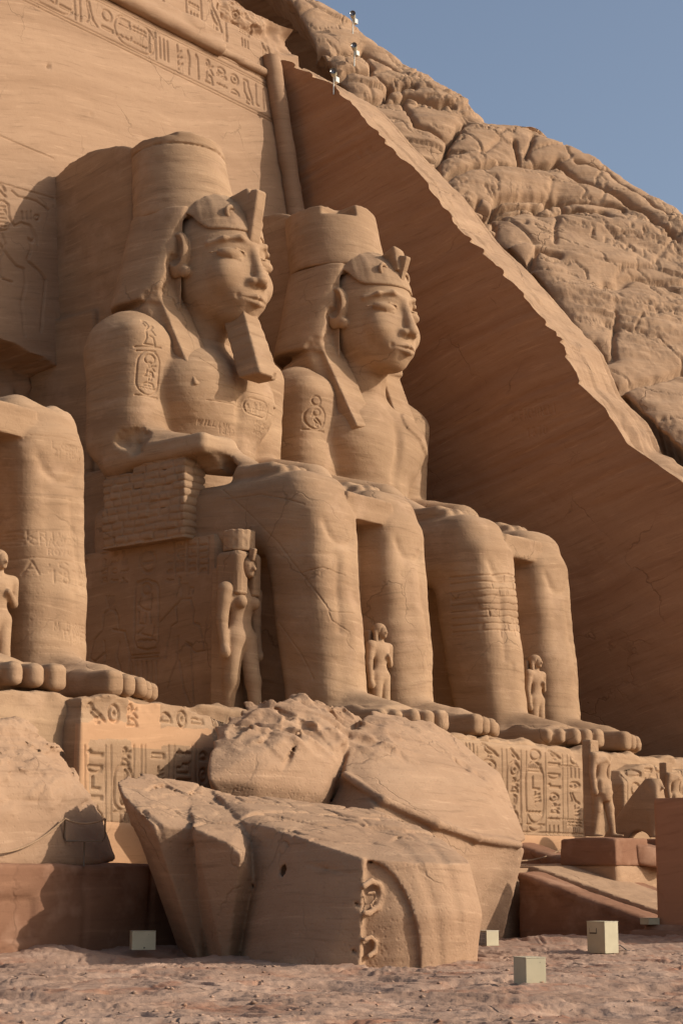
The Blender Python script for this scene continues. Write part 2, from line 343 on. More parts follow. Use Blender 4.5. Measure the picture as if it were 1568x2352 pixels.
def carver(jobs):
    """jobs: (lo, hi, normal, carve, (axis_u, axis_v, flip_u), depth, n): chisel strokes into faces turned towards 'normal'"""
    def post(v, f):
        for lo, hi, nn, C, (au, av), dep, n in jobs:
            c = v[f].mean(1); fn_ = np.cross(v[f[:, 2]] - v[f[:, 0]], v[f[:, 3]] - v[f[:, 1]]); fn_ /= np.maximum(np.linalg.norm(fn_, axis=1), 1e-9)[:, None]
            sel = np.all((c > lo) & (c < hi), 1) & (fn_ @ V(*nn) > .25)
            if not sel.any(): continue
            v, f = refine(v, f, sel, n); vn = vnormals(v, f)
            m = C.get(v @ V(*au), v @ V(*av)); ok = np.all((v > lo) & (v < hi), 1) & (vn @ V(*nn) > .2)
            v = v - vn * (m * ok * dep)[:, None].astype(f32)
        return v.astype(f32), f
    return post
def grid_faces(nu, nv, flip=False):
    i, j = np.meshgrid(np.arange(nu - 1), np.arange(nv - 1), indexing='ij'); i = i.ravel(); j = j.ravel()
    q = np.stack([i * nv + j, (i + 1) * nv + j, (i + 1) * nv + j + 1, i * nv + j + 1], 1)
    return q[:, ::-1] if flip else q
def skirted(v, nu, nv, f, push):
    """close a sheet into a slab: copy its border pushed back along 'push'"""
    idx = np.arange(nu * nv).reshape(nu, nv); ring = np.concatenate([idx[:, 0], idx[-1, 1:], idx[-2::-1, -1], idx[0, -2:0:-1]])
    rv = v[ring] + V(*push); n0 = len(v); k = len(ring); a = ring; b = np.roll(ring, -1); c = n0 + (np.arange(k) + 1) % k; d = n0 + np.arange(k)
    return np.concatenate([v, rv]).astype(f32), np.concatenate([f, np.stack([a, b, c, d], 1)[:, ::-1]])
def panel(name, O, eu, ev, w_, h_, res, depth, mat, parent=None, thick=.3, amp=.02, s=0):
    """flat dressed slab, front normal = eu x ev, strokes cut in by depth(u, v)"""
    O, eu, ev = map(lambda a: np.array(a, float), (O, eu, ev)); nrm = np.cross(eu, ev); nrm /= np.linalg.norm(nrm)
    nu, nv = int(w_ / res) + 2, int(h_ / res) + 2; u = np.linspace(0, w_, nu); vv = np.linspace(0, h_, nv); U, W = np.meshgrid(u, vv, indexing='ij'); U = U.ravel(); W = W.ravel()
    P = O + U[:, None] * eu + W[:, None] * ev
    d = depth(U, W) + fbm(P * 1.1, 4, s) * amp + (np.abs(vnoise(P * V(.15, .15, 3.0), s + 2)) - .4) * amp
    e = np.minimum(np.minimum(U, w_ - U), np.minimum(W, h_ - W)); d = d - np.clip(.05 - e, 0, .05) * .7
    P = P + nrm * d[:, None]; f = grid_faces(nu, nv)
    v, f = skirted(P.astype(f32), nu, nv, f, -nrm * thick)
    return mesh_obj(name, v, f, mat, parent)
def hull_planes(pts):
    import bmesh
    bm = bmesh.new(); [bm.verts.new(tuple(map(float, p))) for p in pts]; bmesh.ops.convex_hull(bm, input=bm.verts); bm.normal_update()
    pl = np.array([[*fc.normal, -fc.normal.dot(fc.verts[0].co)] for fc in bm.faces], f32); bm.free()
    return np.unique(np.round(pl, 4), axis=0)
def hull_sdf(P, pl, k=.12):
    d = P @ pl[0, :3] + pl[0, 3]
    for q in pl[1:]: d = smax(d, P @ q[:3] + q[3], k)
    return d

# ------------------------------------------------------------------ forecourt ground
def ground():
    def hgt(x, y):
        P = np.stack([x, y, np.zeros_like(x)], 1).astype(f32); q = P.copy(); q[:, 0] += .6 * y
        wq = P + np.stack([fbm(P * .6, 2, 11), fbm(P * .6, 2, 12), 0 * x], 1) * .8
        # the bed crops out in low ragged ledges running across the view
        a = np.stack([(wq[:, 0] * _rt[0] + wq[:, 1] * _rt[1]) * .42, (wq[:, 0] * _fh[0] + wq[:, 1] * _fh[1]) * 1.15, 0 * x], 1)
        l = fbm(a * .9, 5, 21, .5) * 6; st = np.floor(l) + np.clip((l - np.floor(l)) * 7, 0, 1) ** 2
        n2 = fbm(a * 3.0, 4, 35, .6); n3 = fbm(P * V(4, 4, 1), 4, 23, .65); h = st * .030 + n2 * .045 + n3 * .032 + fbm(P * .25, 2, 29) * .08 - np.clip(n2 - .16, 0, 1) * .45 - np.clip(n3 - .30, 0, 1) * .16
        h = h + np.clip((x - 22) / 3, 0, 1) * np.clip((31.5 - x) / 2, 0, 1) * np.clip((y - 26.2) / 1.2, 0, 1) * .2
        return h
    def sheet(us, vs, z0=0.0):
        U, W = np.meshgrid(us, vs, indexing='ij'); U = U.ravel(); W = W.ravel()
        x = _fh[0] * U + _rt[0] * W; y = _fh[1] * U + _rt[1] * W
        m = np.clip((60 - np.hypot(U - 30, W)) / 20, 0, 1)
        rise = np.clip((x - 34) / 6, 0, 1) * np.clip((27.5 - y) / 3, 0, 1) * .12 + np.clip((24 - U) / 10, 0, 1) * .0
        return np.stack([x, y, hgt(x, y) * m + z0 + rise - .03], 1), grid_faces(len(us), len(vs), False)
    us = np.concatenate([np.linspace(-400, 10, 20), np.arange(11, 17.5, .5), 17.6 + np.cumsum(np.linspace(.018, .08, 440))])
    us = np.concatenate([us, us[-1] + np.cumsum(np.linspace(.15, 1.5, 40)), [90, 120, 200, 400, 1200, 3000]]); us = np.unique(us)
    vs = np.concatenate([[-3000, -800, -200, -60, -30, -18], np.arange(-11, 11.01, .036), [18, 30, 60, 200, 800, 3000]])
    v, f = sheet(us, vs); tag(mesh_obj('ground', v, f[:, ::-1], M['ground']), kind='structure')
    # loose stones and grit lying on the bed
    rg = np.random.RandomState(4); n = 900; U = 17.6 + rg.rand(n) ** 1.5 * 16; W = (rg.rand(n) - .5) * U * .42; cl = fbm(np.stack([U * .5, W * .5, 0 * U], 1), 3, 60); k = cl > -.12; U, W = U[k], W[k]
    x = _fh[0] * U + _rt[0] * W; y = _fh[1] * U + _rt[1] * W; z = hgt(x.astype(f32), y.astype(f32)) - .03 + np.clip((x - 34) / 6, 0, 1) * np.clip((27.5 - y) / 3, 0, 1) * .12; r = .010 + .035 * rg.rand(len(U)) ** 3
    base = np.array([[1, 0, 0], [-1, 0, 0], [0, 1, 0], [0, -1, 0], [0, 0, 1], [0, 0, -1]], float); fc = np.array([[0, 2, 4], [2, 1, 4], [1, 3, 4], [3, 0, 4], [2, 0, 5], [1, 2, 5], [3, 1, 5], [0, 3, 5]])
    vv = []; ff = []
    for i in range(len(U)):
        q = base * (.7 + .6 * rg.rand(6, 1)) * r[i] * np.array([1.3, 1.3, .7]); a = rg.rand() * 6.28; c, s_ = math.cos(a), math.sin(a); q = q @ np.array([[c, s_, 0], [-s_, c, 0], [0, 0, 1]]); vv.append(q + [x[i], y[i], z[i] + r[i] * .3]); ff.append(fc + 6 * i)
    tag(mesh_obj('gravel', np.concatenate(vv), np.concatenate(ff), M['ground'], None, False), 'small loose stones and grit scattered over the rocky forecourt', 'gravel', kind='stuff')
ground()

# ------------------------------------------------------------------ rock-cut facade, its side wall and the hill
FB = lambda z: 49.6 + .09 * (z - 28.6)                         # facade plane
FPL = ((0, 49.6, 28.6), (0, 1, -.09)); WPL = ((59.3, 0, 31.2), (1, 0, .14)); HPL = ((0, 31, 15.7), (0, 1, -.82))
WX = lambda z: 59.3 - .14 * (z - 31.2)
def fz(pts): return [(lambda q: (q[0], q[2]))(at(x, y, plane=FPL)) for x, y in pts]
def facade():
    C = Carve(38, 17, 60, 41, .03)
    for z in (35.12, 34.98, 36.62, 36.72, 36.95): C.seg(36, z, 58.2, z, .022, .03)
    x = 41.2; seq = ['axe', 'bee', 'C', 'man', 'sun', 'wave', 'E', 'was', 'feet', 'disk', 'C', 'comb', 'water', 'leg', 'E', 'bars', 'plant', 'reed', 'E', 'was', 'man', 'three', 'sun', 'owl', 'leg', 'bar', 'bar', 'axe', 'bar']
    random.seed(5); x0 = None
    for k in seq:
        if k == 'C': x0 = x; x += .15; continue
        if k == 'E':
            if x0 is not None: cartouche(C, x0 - .05, 35.24, x - x0 + .05, 1.3, .035)
            x0 = None; x += .15; continue
        wd = .38 if k in ('bar', 'was', 'reed', 'leg') else .78
        if k in ('sun', 'wave', 'water', 'comb', 'disk', 'three') :
            glyph(C, k, x, 35.85, wd, .62, .04); glyph(C, random.choice(['wave', 'bread', 'slab', 'door', 'snake']), x, 35.3, wd, .48, .035)
        else: glyph(C, k, x, 35.3, wd, 1.2, .042)
        x += wd + .07
        if x > 57.2: break
    # upper band with upright cartouches above the torus
    for cx_ in (44.2, 48.3, 52.3, 55.6):
        if cx_ < 54: cartouche(C, cx_, 37.9, .95, 2.3, .05)
        for i, k in enumerate(['sun', 'comb', 'water', 'bars']): glyph(C, k, cx_ + .15, 39.6 - i * .52, .65, .45, .04)
        glyph(C, 'bird', cx_ + 1.3, 38, 1.0, 2.0, .06); glyph(C, 'was', cx_ + 2.3, 37.9, .5, 2.0, .05)
    # standing king in sunk relief, with his small cartouches
    C.poly(fz([(10, 480), (34, 520), (52, 512), (70, 518), (80, 548), (74, 556), (66, 548), (72, 575), (62, 598), (90, 622), (106, 642), (100, 700), (95, 760)]), .05)
    C.poly(fz([(0, 560), (20, 590), (40, 612), (56, 618), (60, 650), (50, 700), (58, 770)]), .05)
    C.poly(fz([(56, 516), (74, 522), (84, 545), (86, 560)]), .05); C.poly(fz([(0, 520), (14, 560), (0, 596), (6, 640), (30, 648)]), .04)
    C.poly(fz([(-4, 462), (10, 462), (20, 470), (24, 515), (20, 528), (4, 530)]), .04)
    for i in range(6): C.poly(fz([(-2, 474 + i * 9), (15, 476 + i * 9)]), .03)
    C.poly(fz([(0, 424), (8, 428), (12, 438)]), .06); C.poly(fz([(0, 438), (14, 452)]), .05); C.poly(fz([(28, 438), (44, 452), (64, 456), (84, 462), (112, 482)]), .035)
    for px in (52, 62, 72): C.poly(fz([(px, 486), (px + 1, 504)]), .03)
    C.poly(fz(arc(86, 500, 6, 6, n=8)), .03); C.poly(fz([(-5, 418), (125, 456)]), .02); C.poly(fz([(-5, 310), (125, 365)]), .015)
    hole = fz([(112, 152)])[0]; hole2 = fz([(210, 263)])[0]
    xs = np.arange(33, 59.9, .11); zs = np.arange(2, 40.6, .11)
    U, Z = np.meshgrid(xs, zs, indexing='ij'); U = U.ravel(); Z = Z.ravel(); v = np.stack([U, FB(Z), Z], 1).astype(f32)
    f = grid_faces(len(xs), len(zs)); c = v[f].mean(1)
    sel = ((c[:, 2] > 34.8) & (c[:, 0] > 40.5) & (c[:, 0] < 58)) | ((c[:, 2] > 20.5) & (c[:, 2] < 29) & (c[:, 0] < 44.2) & (c[:, 0] > 40.6))
    v, f = refine(v, f, sel, 3); X, Z = v[:, 0], v[:, 2]
    d = C.get(X, Z) * .085
    d += np.clip(1.2 - np.hypot(X - hole[0], Z - hole[1]) / .09, 0, 1) * .3 + np.clip(1.2 - np.hypot(X - hole2[0], Z - hole2[1]) / .06, 0, 1) * .2
    d += fbm(v * V(.5, .5, .8), 4, 61) * .03 + (np.abs(vnoise(v * V(.15, .15, 2.6) + V(0, 0, 1) * (v[:, :1] * .35), 66)) - .35) * .03
    # broken lower edge of the relief, the doorway niche below it
    edge = 20.75 - .2 * (X - 41.3) + fbm(v * .9, 3, 67) * .25; nic = np.clip((edge - Z) / .12, 0, 1) * (X < 46)
    d += nic * (1.7 + fbm(v * .6, 4, 68) * .8)
    # natural rock above the carved band
    up = np.clip((Z - 38.9 - fbm(v * .7, 3, 69) * .3 - .35 * (X < 54.5)) / .25, 0, 1) * np.clip((X - 54) / 1.0, 0, 1)
    d += up * (.5 + .6 * fbm(v * V(.8, .8, 1.5), 4, 70))
    v[:, 1] += d
    t = thing('temple_facade', 'high smooth rock-cut temple front carved with a band of hieroglyphs, behind the seated kings', 'temple front', (48, 49, 0)); t.location = (0, 0, 0)
    mesh_obj('facade_wall', v, f[:, ::-1] if False else f, M['facade'], t)
    # torus roll down the corner and the broken horizontal roll
    zz = np.linspace(3, 38.1, 260); an = np.linspace(0, 2 * math.pi, 22)[:-1]; Zr, A = np.meshgrid(zz, an, indexing='ij')
    x = WX(Zr) - .75 + .42 * np.cos(A); y = FB(Zr) - .22 + .42 * np.sin(A); v = np.stack([x, y, Zr], -1).reshape(-1, 3).astype(f32)
    f = []
    na = len(an); i, j = np.meshgrid(np.arange(len(zz) - 1), np.arange(na), indexing='ij'); i = i.ravel(); j = j.ravel(); f = np.stack([i * na + j, i * na + (j + 1) % na, (i + 1) * na + (j + 1) % na, (i + 1) * na + j], 1)
    f = np.concatenate([f, np.array([[(len(zz) - 1) * na + q for q in (0, k, k + 1, k + 1)] for k in range(1, na - 1)])])
    mesh_obj('corner_roll', weather(v, f, .05, .03, 3), f, M['facade'], t)
    def roll(P):
        x, y, z = P[:, 0], P[:, 1], P[:, 2]; n = fbm(P * .8, 4, 77)
        d = np.hypot(y - FB(37.2) + .10, (z - 37.25)) - .36 - .05 * n; d = np.maximum(d, x - 54.2 - n * .8)
        d2 = np.hypot(y - FB(37.2) + .02, (z - 37.25)) - .22 - .12 * n; d = np.minimum(d, np.maximum(d2, x - 58.2))
        d3 = box(P, (48, FB(38), 37.75), (6.2, .45, .22), .1) + n * .15
        return smin(d, d3, .2)
    sdf_obj('horizontal_roll', roll, (38, 49.4, 36.2), (58.6, 51.4, 38.6), .1, M['facade'], t, .05)
    return t
facade()
RIM = [(640, 128), (770, 200), (850, 290), (960, 400), (1040, 510), (1130, 600), (1200, 680), (1290, 780), (1330, 880), (1390, 940), (1440, 1020), (1568, 1110), (1800, 1330), (2200, 1800)]
RIMP = np.array([at(*p, plane=WPL) for p in RIM])
def side_wall():
    zr = RIMP[::-1, 2]; yr = RIMP[::-1, 1]
    zs = np.concatenate([np.arange(0, 16, .3), np.arange(16, 38.3, .09)]); nz = len(zs)
    def rimY(z): return np.interp(z, zr, yr)
    z1 = np.stack([zs * 0, zs * 0, zs], 1); jag = (np.abs(((zs * 1.25 + 1.6 * fbm(z1 * .5, 3, 5)) % 1) - .3) * .34 * np.clip(.7 + fbm(z1 * .4, 2, 8) * 1.5, 0, 1.3) - .08 + fbm(z1 * 2.5, 3, 6) * .16) * np.clip((zs - 18) / 6, .3, 1)
    yr_ = rimY(zs) + jag
    t = np.concatenate([np.linspace(0, .06, 9)[:-1], np.linspace(.06, 1, 150)]); nt_ = len(t)
    Z = np.repeat(zs, nt_); T = np.tile(t, nz); Y = np.repeat(yr_, nt_) * (1 - T) + (FB(Z) + .6) * T
    v = np.stack([WX(Z), Y, Z], 1).astype(f32)
    tl = v.copy(); tl[:, 2] += .22 * (tl[:, 1] - 40) + .25 * vnoise(v * .2, 3)
    d = (np.abs(vnoise(tl * V(1, .10, 2.2), 81)) - .35) * .07 + fbm(v * V(1, .6, 1.2), 4, 82) * .05 + fbm(tl * V(1, .3, 6), 3, 84) * .02
    # scratched name and year, two sockets
    C = Carve(30, 10, 52, 40, .03)
    a = at(1175, 968, plane=WPL); b = at(1280, 948, plane=WPL); n1 = 'B.FACHINELI'; cw = (b[1] - a[1]) / (len(n1) * 1.35)
    for i, ch in enumerate(n1):
        for st in FONT[ch]: C.poly([(a[1] + (i * 1.35 + p) * cw, a[2] + (b[2] - a[2]) * i / len(n1) + q * .36) for p, q in st], .02, .03)
    a2 = at(1208, 1005, plane=WPL)
    for i, ch in enumerate('1870'):
        for st in FONT[ch]: C.poly([(a2[1] + (i * 1.5 + p) * cw * 1.2, a2[2] + q * .36) for p, q in st], .02, .03)
    for (px, py) in ((825, 356), (848, 348)):
        q = at(px, py, plane=WPL); C.seg(q[1], q[2], q[1], q[2] + .1, .12)
    for a_, b_ in (((1110, 1160), (1160, 1230)), ((1315, 700), (1318, 790)), ((1490, 1300), (1500, 1560)), ((1240, 1120), (1420, 1330))):
        q, r = at(*a_, plane=WPL), at(*b_, plane=WPL); C.seg(q[1], q[2], r[1], r[2], .012, .03)
    sel = None; f = grid_faces(nz, nt_)
    v[:, 0] -= d
    c = v[f].mean(1); q1 = at(1170, 1015, plane=WPL); q2 = at(1290, 940, plane=WPL)
    sel = (c[:, 1] < q1[1] + .3) & (c[:, 1] > q2[1] - .3) & (c[:, 2] > q1[2] - .3) & (c[:, 2] < q2[2] + .6)
    v, f = refine(v, f, sel, 4); v[:, 0] += C.get(v[:, 1], v[:, 2]) * .035
    t_ = thing('side_wall', 'tall dark rock wall in shade with a jagged sunlit sloping rim, right of the second seated king', 'rock wall')
    mesh_obj('wall_face', v, f[:, ::-1], M['wall'], t_)
    # the rim: a sunlit dressed band along the slope
    k = 64; S = np.linspace(0, 1, k); Z = np.repeat(zs, k); Sx = np.tile(S, nz); Yb = np.repeat(yr_, k)
    wd = 4.1 * Sx; Yb = np.repeat(rimY(zs), k) + np.repeat(jag, k) * np.clip(1 - Sx * 9, 0, 1); P = np.stack([WX(Z) + wd, Yb + wd * .03, Z + wd * .10], 1).astype(f32)
    # thin slabs flaking along the band
    al = (Z * .62 + Yb * -.78); q = np.stack([Sx * 4.1 * 1.1, al * .13, 0 * Z], 1)
    n = fbm(q + .15 * np.stack([fbm(P, 2, 3)] * 3, 1), 4, 91); st = (np.floor(n * 5) + np.clip((n * 5 - np.floor(n * 5)) * 5, 0, 1)) / 5 * .42
    d = st - .1 + fbm(P * 2.0, 4, 92) * .05 + fbm(P * .5, 3, 93) * .08
    d = (d - .12) * np.clip(Sx * 7, 0, 1)
    # near the bottom of the band the rock is gouged into long lobes
    lob = np.clip((20.5 - Z) / 2.5, 0, 1); d = d + lob * (np.abs(np.sin(Sx * 8 + Z * .5)) * .5 - .45 + fbm(P * .9, 3, 95) * .3) * np.clip(Sx * 6, 0, 1)
    nrm = V(.25, -.75, .62); P = P + nrm / np.linalg.norm(nrm) * d[:, None]
    P[:, 2] -= np.clip(Sx - .93, 0, 1) * 22; P[:, 1] += np.clip(Sx - .93, 0, 1) * 10
    mesh_obj('wall_rim', P.astype(f32), grid_faces(nz, k), M['rock'], t_)
    return t_
M['wall'] = stone('side_wall_sandstone', (.30, .15, .078), (.43, .24, .13), band=.8, bump=.45, tilt=(.22, 0), bscale=1.0)
side_wall()
HB = 0.8; HPL = ((64, 31, 14.8), (-HB, -1 / .82, 1))
def facets(P, s):
    """broken-block pattern: a tilted flat face per Voronoi cell, and the distance to the joints between cells"""
    P = np.asarray(P, f32); i = np.floor(P).astype(np.int64); d1 = np.full(len(P), 9., f32); d2 = d1.copy(); o = np.zeros(len(P), f32)
    for dx in (-1, 0, 1):
        for dy in (-1, 0, 1):
            for dz in (-1, 0, 1):
                c = i + np.array([dx, dy, dz]); h = [_h(c[:, 0], c[:, 1], c[:, 2], s + k) for k in range(6)]
                r = P - (c + .5 + .42 * np.stack(h[:3], 1)); d = np.linalg.norm(r, axis=1)
                v_ = h[3] * .5 + (r[:, 0] * h[4] + r[:, 1] * h[5] + r[:, 2] * h[3]) * .9
                nr_ = d < d1; d2 = np.where(nr_, d1, np.minimum(d2, d)); o = np.where(nr_, v_, o); d1 = np.where(nr_, d, d1)
    return o.astype(f32), (d2 - d1).astype(f32)
def hill():
    edge = np.array([at(x, y, plane=HPL) for x, y in ((700, 20), (755, 120), (800, 178), (860, 250), (930, 310), (1018, 395), (1075, 456), (1224, 594), (1281, 666), (1358, 777), (1408, 850), (1518, 960), (1640, 1080))])
    o = np.argsort(edge[:, 1]); ey, ex = edge[o, 1], edge[o, 0] + .05
    sil = np.array([at(x, y, plane=HPL) for x, y in ((560, -120), (690, -30), (750, 0), (800, 28), (850, 58), (900, 100), (940, 128), (1000, 172), (1050, 212), (1075, 246), (1105, 256), (1200, 264), (1260, 296), (1330, 330), (1430, 396), (1500, 448), (1568, 500), (1700, 600), (1900, 760), (2400, 1200))])
    o = np.argsort(sil[:, 1]); sy, sx, sz = sil[o, 1], sil[o, 0], sil[o, 2]
    cracks = [(.55, [(1010, 388), (1060, 378), (1140, 358), (1230, 350), (1290, 345), (1340, 385), (1430, 430), (1500, 480), (1560, 540)]), (.5, [(940, 322), (1020, 345), (1045, 300), (1075, 262)]), (.5, [(1020, 345), (1010, 388)]),
              (.5, [(1060, 470), (1110, 440), (1150, 448), (1240, 445), (1300, 430)]), (.4, [(1140, 452), (1160, 430), (1260, 425), (1370, 440), (1440, 455)]), (.25, [(1240, 445), (1245, 465)]), (.25, [(1300, 430), (1305, 460)]),
              (.55, [(1110, 470), (1150, 462), (1260, 465), (1330, 458), (1400, 470)]), (.4, [(1140, 530), (1150, 485), (1120, 470)]), (.35, [(1220, 600), (1240, 560), (1290, 575)]), (.3, [(1340, 790), (1380, 780), (1400, 800)]),
              (.3, [(1430, 880), (1500, 860), (1600, 830)]), (.18, [(1390, 640), (1480, 620), (1568, 650)]), (.15, [(1285, 480), (1280, 540)]), (.18, [(1420, 700), (1420, 800), (1300, 830)]),
              (.5, [(740, 92), (765, 105), (850, 92), (905, 112), (930, 122)]), (.45, [(770, 165), (800, 150), (870, 152), (910, 175), (960, 175)]), (.5, [(830, 215), (880, 205), (895, 180), (905, 170)]), (.4, [(895, 205), (940, 200), (1010, 222), (1050, 225)]),
              (.3, [(850, 92), (860, 130), (850, 155)]), (.3, [(930, 200), (960, 270), (1040, 300)]), (.25, [(1190, 300), (1200, 345)]), (.35, [(1335, 345), (1400, 350), (1470, 420), (1540, 470)]), (.25, [(1240, 275), (1215, 330)])]
    def hgt(X, Y):
        zp = 14.8 + (Y - 31) / .82 + HB * (X - 64); top = np.interp(Y, sy, sz) + .95 - .62 * (X - np.interp(Y, sy, sx)); k = 2.2
        h = np.clip(.5 + .5 * (top - zp) / k, 0, 1); return top + (zp - top) * h - k * h * (1 - h)
    a = np.concatenate([np.linspace(0, .5, 9)[:-1], .5 + np.cumsum(np.linspace(.05, .075, 200))]); a = np.concatenate([a, a[-1] + np.cumsum(np.linspace(.2, 3, 22))])
    Ys = np.concatenate([[-20, 0, 12, 20, 24, 26, 27, 28], np.arange(29, 58, .066), np.arange(59, 110, 3)])
    A, Yg = np.meshgrid(a, Ys, indexing='ij'); Yf = Yg.ravel(); X = np.interp(Yf, ey, ex) + A.ravel(); Z = hgt(X, Yf)
    v = np.stack([X, Yf, Z], 1).astype(f32)
    nr = vnormals(v, grid_faces(len(a), len(Ys))); nr[nr[:, 2] < 0] *= -1
    tl = v.copy(); tl[:, 2] += .12 * (v[:, 0] - 68) - .06 * v[:, 1] + 1.2 * fbm(v * .16, 3, 101)
    mg = np.clip(fbm(v * V(.16, .16, .22), 2, 140) * 3.5 + .35, 0, 1)          # smooth faces against finely bedded ones
    l1 = fbm(tl * V(.10, .10, .8), 3, 102); lay = (np.floor(l1 * 6) + np.clip((l1 * 6 - np.floor(l1 * 6)) * 3.5, 0, 1)) / 6
    f1 = vnoise(tl * V(.25, .25, 2.3), 104); f2 = vnoise(tl * V(.7, .7, 5.0), 141)
    o1, e1 = facets(tl * V(.14, .16, .30), 151); o2, e2 = facets(tl * V(.8, .8, 1.5) + .3 * fbm(v, 2, 5)[:, None], 152)
    low = np.clip((v[:, 2] - 27) / 5, 0, 1) * .50 + .15; d = lay * .30 + o1 * .34 * low - .16 * low * np.exp(-(e1 / .022) ** 2) + mg * low * (o2 * .15 - .12 * np.exp(-(e2 / .05) ** 2)) + fbm(v * V(.28, .28, .4), 3, 103) * .30 + (.12 + mg) * (np.abs(f1) * .22 + np.abs(f2) * .11) + fbm(v * 3.2, 4, 105, .65) * .07 * (.5 + mg) - .3
    q = v[:, :2] * np.array([1.28, 1.58]) + np.stack([fbm(v * .9, 3, 106), fbm(v * .9, 3, 107)], 1) * .28
    for dp, pl in cracks:
        pts = [at(x, y, plane=HPL)[:2] * np.array([1.28, 1.58]) for x, y in pl]; dm = np.full(len(v), 99., f32)
        for p0, p1 in zip(pts[:-1], pts[1:]):
            e = p1 - p0; t = np.clip(((q - p0) @ e) / (e @ e), 0, 1); dm = np.minimum(dm, np.hypot(*(q - p0 - t[:, None] * e).T))
        d = d - dp * 1.3 * np.exp(-(dm / .12) ** 2) - .75 * dp * np.exp(-dm / .5)
    for s_, sc in ((108, .35), (109, .7)):
        n = np.abs(vnoise(tl * V(.6, .6, 1.2) * sc + .15 * fbm(v * 2, 2, s_)[:, None], s_)); d = d - .14 * np.exp(-(n / .018) ** 2)
    ed = A.ravel(); d = d - .30 * np.exp(-ed / .25)
    # the surface is rounded off where the mound turns away
    v = v + nr * d[:, None].astype(f32)
    n = len(Ys); rows = []
    for k in range(1, 9):
        r = v[:n].copy(); w_ = .45 * k; r[:, 2] -= .12 * w_; r[:, 1] += .42 * w_; r[:, 0] += .95 * w_ + fbm(r * .9, 3, 110) * .2; rows.append(r)
    v = np.concatenate([np.concatenate(rows[::-1]), v]).astype(f32)
    tag(mesh_obj('hill', v, grid_faces(len(a) + 8, n), M['rock']), kind='structure')
    # the shoulder of the hill above the facade
    xs = np.arange(30, 61.0, .13); ys = np.concatenate([[50.55], np.arange(50.7, 66, .14), np.arange(67, 110, 3)])
    X, Y = np.meshgrid(xs, ys, indexing='ij'); X = X.ravel(); Y = Y.ravel(); v = np.stack([X, Y, 38.9 + (Y - 50.6) * 1.02], 1)
    top = 50.5; v[:, 2] = np.where(v[:, 2] > 47, 47 + (1 - np.exp(-(v[:, 2] - 47) / 6)) * 6, v[:, 2]); v = v.astype(f32)
    mk = np.clip(fbm(v * .2, 2, 130) * 3 + .7, 0, 1); o1, e1 = facets(v * V(.5, .55, .7), 121)
    d = mk * (o1 * .7 - .35 * np.exp(-(e1 / .05) ** 2)) + fbm(v * 1.2, 4, 123) * .15
    d *= np.clip((Y - 50.5) * 2, 0, 1); v += V(.1, -.7, .7) * d[:, None]; v[:, 2] -= np.clip(X - 56.5, 0, 9) ** 1.5 * .25; v[:, 2] -= (Y < 50.6) * 1.5; v[:, 1] += .35
    tag(mesh_obj('hill_shoulder', v, grid_faces(len(xs), len(ys)), M['rock']), kind='structure')
hill()
